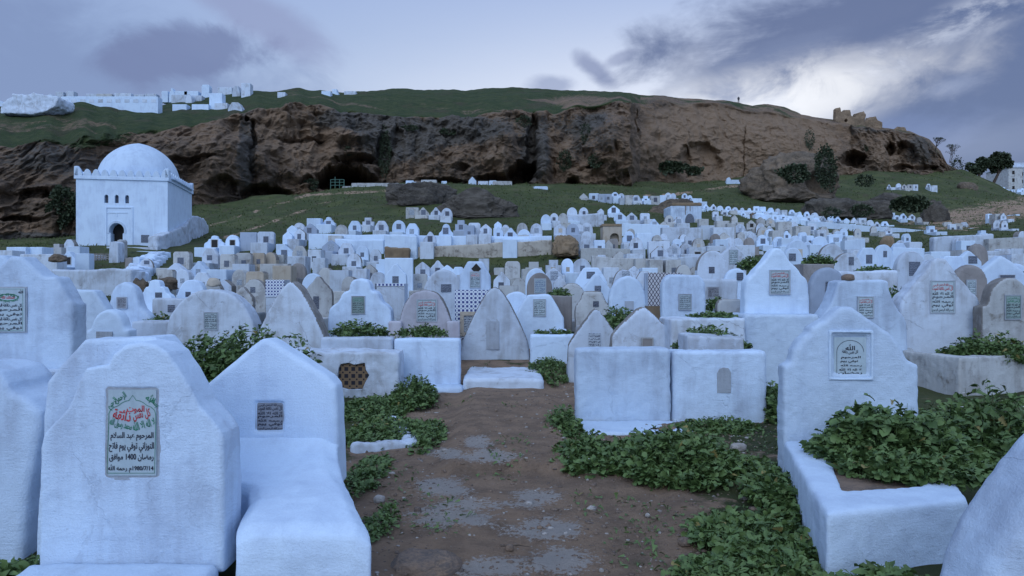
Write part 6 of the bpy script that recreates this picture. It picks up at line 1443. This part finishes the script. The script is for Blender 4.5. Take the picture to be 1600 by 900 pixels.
clump(1060, 1185, 8.0, 8.6, .12, 800, .07, 'low weeds along the foot of the block with the blind arch')
clump(1190, 1225, 8.4, 9.6, .42, 700, .09, 'weeds growing up the corner between block and white headstone')
clump(1170, 1245, 5.3, 6.8, .16, 900, .085, 'low weeds in the dirt left of the overgrown white bed')
clump(1180, 1262, 4.9, 6.0, .20, 1300, .09, 'weed patch hugging the left side of the overgrown bed')
clump(1080, 1270, 4.25, 5.1, .11, 1300, .08, 'spreading weeds at the lower right of the dirt path')
clump(1060, 1180, 3.75, 4.3, .09, 900, .07, 'flat weeds at the bottom edge right of the path')
clump(1318, 1440, 3.72, 3.95, .16, 260, .10, 'sparse leggy weeds at the bottom edge before the overgrown bed')
clump(1180, 1275, 3.7, 4.4, .12, 700, .08, 'low weeds at the bottom edge beside the overgrown bed')
clump(-30, 45, 3.6, 4.1, .16, 500, .09, 'weeds at the lower left corner')
clump(290, 490, 8.6, 9.8, .98, 6500, .11, 'tall dark weeds behind the smooth gabled tomb', taper=.35)
clump(528, 640, 8.6, 10.2, .16, 2400, .07, 'mat of weeds below the rough tiled opening')
clump(612, 680, 9.3, 10.7, .34, 1500, .08, 'bushy weeds at the foot of the white block left of the path')
clump(540, 672, 7.3, 8.7, .13, 2200, .07, 'weed mat around the broken white edging, left of the path')
clump(640, 690, 7.1, 8.6, .15, 900, .07, 'strip of weeds bordering the left side of the path')
clump(545, 600, 5.6, 7.0, .08, 700, .06, 'thin weeds beside the smooth gabled tomb')
clump(575, 612, 4.6, 5.4, .07, 300, .05, 'few small weeds by the front of the smooth gabled tomb')
clump(515, 604, 11.6, 12.5, .28, 700, .085, 'weeds in the bed of the domed green-plaque tomb', z=.80)
clump(618, 700, 11.6, 12.4, .20, 600, .075, 'weeds with pale buds in the bed of the pinkish tomb', z=.82, flowers=12)
clump(830, 896, 13.1, 14.0, .13, 400, .08, 'weeds in the bed of the bright chamfered tomb', z=.72)
clump(826, 893, 11.3, 13.0, .22, 1100, .07, 'ground weeds between the pointed tomb slab and the thick block')
clump(1058, 1163, 9.9, 10.8, .34, 1400, .09, 'thick weeds in the bed left of the high plinth', z=.72)
clump(1078, 1148, 11.1, 11.8, .12, 500, .08, 'low weeds on top of the plain white bed wall', z=1.12)
clump(935, 1002, 12.4, 14.0, .45, 1300, .09, 'dark weeds rising behind the two pointed tombs', z=.85)
clump(1470, 1640, 10.9, 11.8, .42, 2000, .10, 'dense weeds filling the angular walled bed at the right', z=.48)
clump(1385, 1412, 13.5, 14.5, .3, 300, .09, 'small weeds between the stone-topped tomb and the large peaked tomb', z=1.35)
clump(1342, 1388, 15.2, 15.9, .22, 400, .09, 'weeds hanging over a low grey-white bed wall', z=1.9)
clump(1255, 1302, 17.1, 17.7, .26, 420, .10, 'leafy weeds on the dark grey block wall', z=2.15)
clump(1156, 1192, 19.0, 20.0, .42, 500, .12, 'bright bushy weeds right of the arched grey tablet', z=2.1)
clump(1106, 1132, 12.9, 13.8, .30, 400, .09, 'weeds before the dark marble plaque', z=1.2)
clump(858, 890, 15.0, 15.8, .20, 350, .08, 'weeds in the dark trough by the old ringed tomb', z=1.42)
clump(1310, 1372, 28, 31, .35, 500, .16, 'weed strip behind the chamfered tomb at the right')
clump(226, 262, 27, 30, .5, 500, .16, 'weeds at the foot of the climbing shrine wall')
clump(300, 318, 33, 36, .6, 300, .18, 'dark weeds below the stained old tombs at the left')
clump(238, 262, 13.9, 14.8, .16, 200, .08, 'small weeds along the low wall beside the cracked tomb', z=.95)
clump(1470, 1500, 31, 34, .6, 300, .18, 'weeds under the pale terrace wall at the right')
clump(430, 455, 26, 28, .35, 300, .12, 'little weeds among the old cream tombs')
M['trough'] = M['c']
wall(858, 894, 463, 463, 14.9, 'c', 'dark planted trough before the old ringed tomb', depth=.9)
# bushes on the cliff and boulder
def bush(px, py, wpx, hpx, lab, n=900, d=None, mat='leafd', size=None, group='bushes on the cliff', droop=0):
    p = hill_at(px, py+hpx*.4) if d is None else W(px, py+hpx*.4, d)
    k = p.y/F; rx, rz = wpx/2*k, hpx/2*k; c = np.array([p.x, p.y-.1*rx, p.z+.4*hpx*k])
    u = nr_.normal(0, 1, (n, 3)); u /= np.linalg.norm(u, axis=1)[:, None]; rr = nr_.uniform(.35, 1, n)**.5
    lump = 1+.45*fbm(u[:, 0]*2+px, u[:, 1]*2, u[:, 2]*2, 3)
    P = u*(rr*lump)[:, None]*np.array([rx, min(rx, rz)*.55, rz])
    v, f = leaves(P, u+np.array([0, -.3, -.5 if droop else .3]), np.full(n, size or max(.18, rx*.16))*nr_.uniform(.6, 1.3, n), 'round', 1.)
    o = quads('bush', v, f, M[mat], loc=tuple(c)); tag(o, lab, 'bush', group); return o
for a in ((98, 322, 46, 60, 'big dark bush beside the left wall of the shrine', 1600), (915, 208, 16, 34, 'narrow dark bush high on the central cliff', 500), (882, 252, 24, 34, 'dark bush low on the central cliff left of the buttress', 600), (932, 252, 26, 20, 'dark bush low on the central cliff near the buttress', 500), (1265, 218, 15, 32, 'dark ivy hanging on the tan cliff above the huge boulder', 500, None, 'leafd', None, 'bushes on the cliff', 1),
          (602, 240, 20, 80, 'long dark creeper hanging beside the big cave', 900, None, 'leafd', None, 'bushes on the cliff', 1), (818, 190, 24, 16, 'dark scrub at the top of the diagonal cleft', 300), (545, 236, 14, 14, 'small dark scrub above the big cave', 200), (1352, 232, 9, 8, 'tiny bush right of the ivy on the cliff', 100), (1240, 272, 46, 28, 'grey-green bush on the left face of the huge boulder', 900, 104), (1290, 262, 34, 66, 'tall dark bush covering the right side of the huge boulder', 1400, 104), (1345, 330, 34, 22, 'dark bush between the grey boulders', 500, 90), (1300, 332, 30, 14, 'dark scrub below the flat grey boulder', 300, 86), (1495, 262, 20, 34, 'dark bush at the broken right end of the cliff', 500), (880, 300, 30, 9, 'low scrub at the cliff foot above the upper tombs', 300), (485, 289, 26, 18, 'dark scrub at the left of the big cave', 500), (1350, 283, 30, 18, 'dark scrub right of the huge boulder', 400, 110), (1420, 320, 60, 20, 'dark scrub around the speckled rocks', 900, 90), (640, 200, 26, 8, 'thin scrub along the cliff edge', 300), (700, 206, 30, 8, 'thin scrub on the cliff edge above the crags', 300), (1075, 268, 44, 12, 'dark scrub at the foot of the tan cliff', 500), (1040, 262, 60, 14, 'grey-green scrub on the shoulder under the tan cliff', 600)):
    bush(*a)
# trees at the far right and bare shrubs on the cliff end
def limb(mb, a, b, r0, r1, n=6):
    a, b = Vector(a), Vector(b); ax = (b-a).normalized(); u = ax.orthogonal().normalized(); v = ax.cross(u); V = []
    for q, r in ((a, r0), (b, r1)):
        for i in range(n): V.append(q+(u*math.cos(2*math.pi*i/n)+v*math.sin(2*math.pi*i/n))*r)
    mb.add(V, [[i, (i+1) % n, (i+1) % n+n, i+n] for i in range(n)])
def tree(px, yb, ytop, wpx, d, lab, n=2600, lean=0.):
    g = W(px, yb, d); k = d/F; h = (yb-ytop)*k; r = empty('round_tree', tuple(g)); tag(r, lab, 'tree', 'round trees by the block of flats')
    mb = MB(); th = h*.30; limb(mb, (lean*1.2, 0, -1), (0, 0, th), .35, .26)
    cs = []; rt = random.Random(px)
    for i in range(9):
        a = rt.uniform(0, 6.28); q = rt.uniform(.1, .75); c = (math.cos(a)*q*wpx/2*k, math.sin(a)*q*wpx/2*k*.8, th+(h-th)*rt.uniform(.25, .82)); cs.append((c, rt.uniform(.26, .42)*wpx/2*k*1.3)); limb(mb, (0, 0, th*.9), c, .17, .05)
    mb.build('trunk', M['bark'], r)
    P = []; N_ = []
    for c, q in cs:
        m_ = n//len(cs); u = nr_.normal(0, 1, (m_, 3)); u /= np.linalg.norm(u, axis=1)[:, None]; P.append(np.array(c)+u*(q*nr_.uniform(.3, 1, m_)**.5)[:, None]*np.array([1, 1, .8])*(1+.4*fbm(u[:, 0]*3+c[0], u[:, 1]*3, u[:, 2]*3, 2))[:, None]); N_.append(u)
    P = np.concatenate(P); N_ = np.concatenate(N_); v, f = leaves(P, N_, nr_.uniform(.25, .55, len(P)), 'round', 1.); quads('crown', v, f, M['leafd'], parent=r)
tree(1530, 281, 247, 33, 165, 'smaller round dark tree at the right, left of the fuller tree', 2200); tree(1560, 284, 239, 38, 168, 'fuller dark tree beside the distant block of flats', 3200, -1.2)
def bare(px, yb, ytop, wpx, d, lab, seed):
    g = hill_at(px-6, yb) or W(px, yb, d); d = g.y; k = d/F; r = empty('bare_shrub', (g.x, g.y, g.z)); tag(r, lab, 'shrub', 'leafless shrubs at the cliff end'); rs = random.Random(seed); mb = MB(); tips = []
    def grow(a, dr, L_, rad, dep):
        b = a+dr*L_; limb(mb, a, b, rad, rad*.6, 4)
        if dep == 0: tips.append(tuple(b)); return
        for i in range(3): grow(b, (dr+Vector((rs.uniform(-.7, .7), rs.uniform(-.7, .7), rs.uniform(-.25, .4)))).normalized(), L_*.72, rad*.6, dep-1)
    h = (yb-ytop)*k
    for i in range(3): grow(Vector((rs.uniform(-.3, .3), 0, -.3)), Vector((rs.uniform(-.1, .8), rs.uniform(-.4, .4), 1)).normalized(), h*.36, .07, 4)
    mb.build('branch', M['bark'], r)
    P = np.array(tips); v, f = leaves(P, nr_.normal(0, 1, P.shape), np.full(len(P), .22), 'blade', 1.); quads('foliage', v, f, M['leafd'], parent=r)
bare(1466, 236, 212, 20, 165, 'leafless shrub leaning from the upper end of the cliff', 3); bare(1484, 252, 224, 24, 165, 'bare twiggy shrub lower down the end of the cliff', 5)
# loose things in the foreground
def edging():
    p = ground_at(605, 700); r = empty('broken_edging', tuple(p)); tag(r, 'broken white plaster kerb corner in the weeds left of the path', 'kerb')
    def Q(px, py): g = ground_at(px, py); return (g.x-p.x, g.y-p.y)
    a, b, c = Q(556, 702), Q(640, 700), Q(614, 660); mb = MB()
    for (u, v, w_) in ((a, b, .09), (b, c, .09)):
        L_ = math.dist(u, v); an = math.atan2(v[1]-u[1], v[0]-u[0]); mb.box(-.04, L_+.04, -w_, w_*.6, -.06, .075, .02, M=Matrix.Translation((u[0], u[1], 0)) @ Matrix.Rotation(an, 4, 'Z'))
    o = mb.build('kerb', M['v'], r); plaster(o, .018, .035, 5, .008, 4)
edging()
def pebble(px, py, wpx, mat, lab, hr=.5, seed=0):
    g = ground_at(px, py); w_ = wpx; rock('loose_stone', px-w_/2, px+w_/2, py-w_*hr, py+2, lab, mat, d=g.y, seed=50+seed, sub=3, depth=.8, cat='stone', rough=.14, sink=.5, group='loose stones by the path')
for i, a in enumerate(((1265, 790, 26, 'stone', 'brown stone in the weeds left of the overgrown bed'), (1188, 794, 12, 'stone_pale', 'pale stone beside the low weeds right of the path'), (1165, 778, 18, 'stone_pale', 'pale squarish stone just left of the overgrown bed'), (1012, 806, 8, 'stone_pale', 'small pale stone on the bare dirt below the broad weed mound'), (940, 892, 8, 'stone_pale', 'small pale stone near the bottom of the path'), (1143, 884, 16, 'stone_pale', 'white stone among flat weeds at the bottom'), (1155, 705, 26, 'stone_pale', 'flat pale stone on gravel by the headstone of the overgrown bed'), (1125, 758, 14, 'stone', 'brown stone at the right foot of the broad weed mound'), (592, 783, 18, 'stone_pale', 'pale broken stone beside the smooth gabled tomb'), (572, 762, 14, 'stone', 'brown stone in the rubble by the smooth gabled tomb'), (652, 798, 12, 'stone', 'small brown stone at the left edge of the path'), (1070, 850, 20, 'stone', 'half-buried brown stone at the lower right of the path'), (570, 818, 14, 'stone_pale', 'pale chip lying by the front of the smooth gabled tomb'), (1173, 718, 12, 'stone_pale', 'little pale stone right of the flat one on the gravel'), (796, 858, 14, 'stone', 'small dark stone in the middle of the path'))):
    pebble(*a, seed=i)
def twig():
    g = ground_at(805, 857); r = MB()
    limb(r, (-.09, 0, .012), (.02, .01, .016), .004, .004); limb(r, (.02, .01, .016), (.09, -.005, .01), .004, .002); o = r.build('twig', M['bark'], None, loc=tuple(g)); tag(o, 'thin dark twig lying across the path', 'twig')
twig()
def scatter_gravel():
    n = 7000; y = nr_.uniform(3.6, 12, n)**1; px = nr_.uniform(540, 1250, n); x = (px-800)/F*y; s = nr_.exponential(.0055, n)+.003; s = np.minimum(s, .035)
    keep = (np.abs(px-760) > 60) | (nr_.uniform(0, 1, n) < .45); x, y, s = x[keep], y[keep], s[keep]; z = Tn(x, y)
    ico = bmesh.new(); bmesh.ops.create_icosphere(ico, subdivisions=1, radius=1); V0 = np.array([v.co[:] for v in ico.verts]); F0 = np.array([[v.index for v in f.verts] for f in ico.faces]); ico.free(); m = len(V0); n = len(x)
    V = V0[None]*(1+.35*nr_.normal(0, 1, (n, m, 1)).clip(-1, 1))*(s[:, None, None]*np.stack([nr_.uniform(.7, 1.3, n), nr_.uniform(.7, 1.3, n), nr_.uniform(.4, .8, n)], -1)[:, None])+np.stack([x, y, z], -1)[:, None]
    mi = (np.repeat(nr_.uniform(0, 1, n) < .25, len(F0))).astype(int)
    o = quads('gravel', V.reshape(-1, 3), (F0[None]+(np.arange(n)*m)[:, None, None]).reshape(-1, 3), None, mats=[M['stone'], M['stone_pale']], mi=mi); tag(o, 'scattered gravel and chips on the dirt path', 'gravel', kind='stuff')
scatter_gravel()
def scatter_grass():
    # tufts over the slopes and thin ground weeds near the path
    VV = []; FF = []; c = 0
    n = 80000; y = nr_.uniform(math.log(15), math.log(165), n); y = np.exp(y); px = nr_.uniform(-20, 1620, n); x = (px-800)/F*y
    keep = (y < tab(px, FOOT_D)-.5) & (fbm(x*.15, y*.15, 41, 3) > -.22); x, y = x[keep], y[keep]; z = Tn(x, y); n = len(x)
    P = np.stack([x, y, z-.03], -1); N_ = np.stack([nr_.normal(0, .6, n), nr_.normal(0, .6, n), np.ones(n)], -1); s = nr_.uniform(.07, .22, n)*(.5+y/90)
    v, f = leaves(P, N_, s, 'blade', .8); VV.append(v); FF.append(f+c); c += len(v); nt = len(f)
    n = 9000; y = nr_.uniform(4, 13, n); px = nr_.uniform(300, 1420, n); x = (px-800)/F*y; g = fbm(x*1.6, y*1.6, 5, 4)
    keep = (g+.5*sstep(np.abs(px-775), 90, 330) > .32) & ~((px < 590) & (y < 7)) & ~((px > 1225) & (y < 7)); x, y = x[keep], y[keep]; n = len(x); z = Tn(x, y)
    v, f = leaves(np.stack([x, y, z], -1), np.stack([nr_.normal(0, 1, n), nr_.normal(0, 1, n), np.full(n, .5)], -1), nr_.uniform(.02, .055, n), 'lobed', .4); VV.append(v); FF.append(f+c)
    mi = np.ones(sum(len(q) for q in FF), int); mi[:nt] = 0; o = quads('grass', np.concatenate(VV), np.concatenate(FF), None, mats=[M['tuft'], M['leaf']], mi=mi); tag(o, 'short grass and small weeds over the slopes and path edges', 'grass', kind='stuff')
scatter_grass()
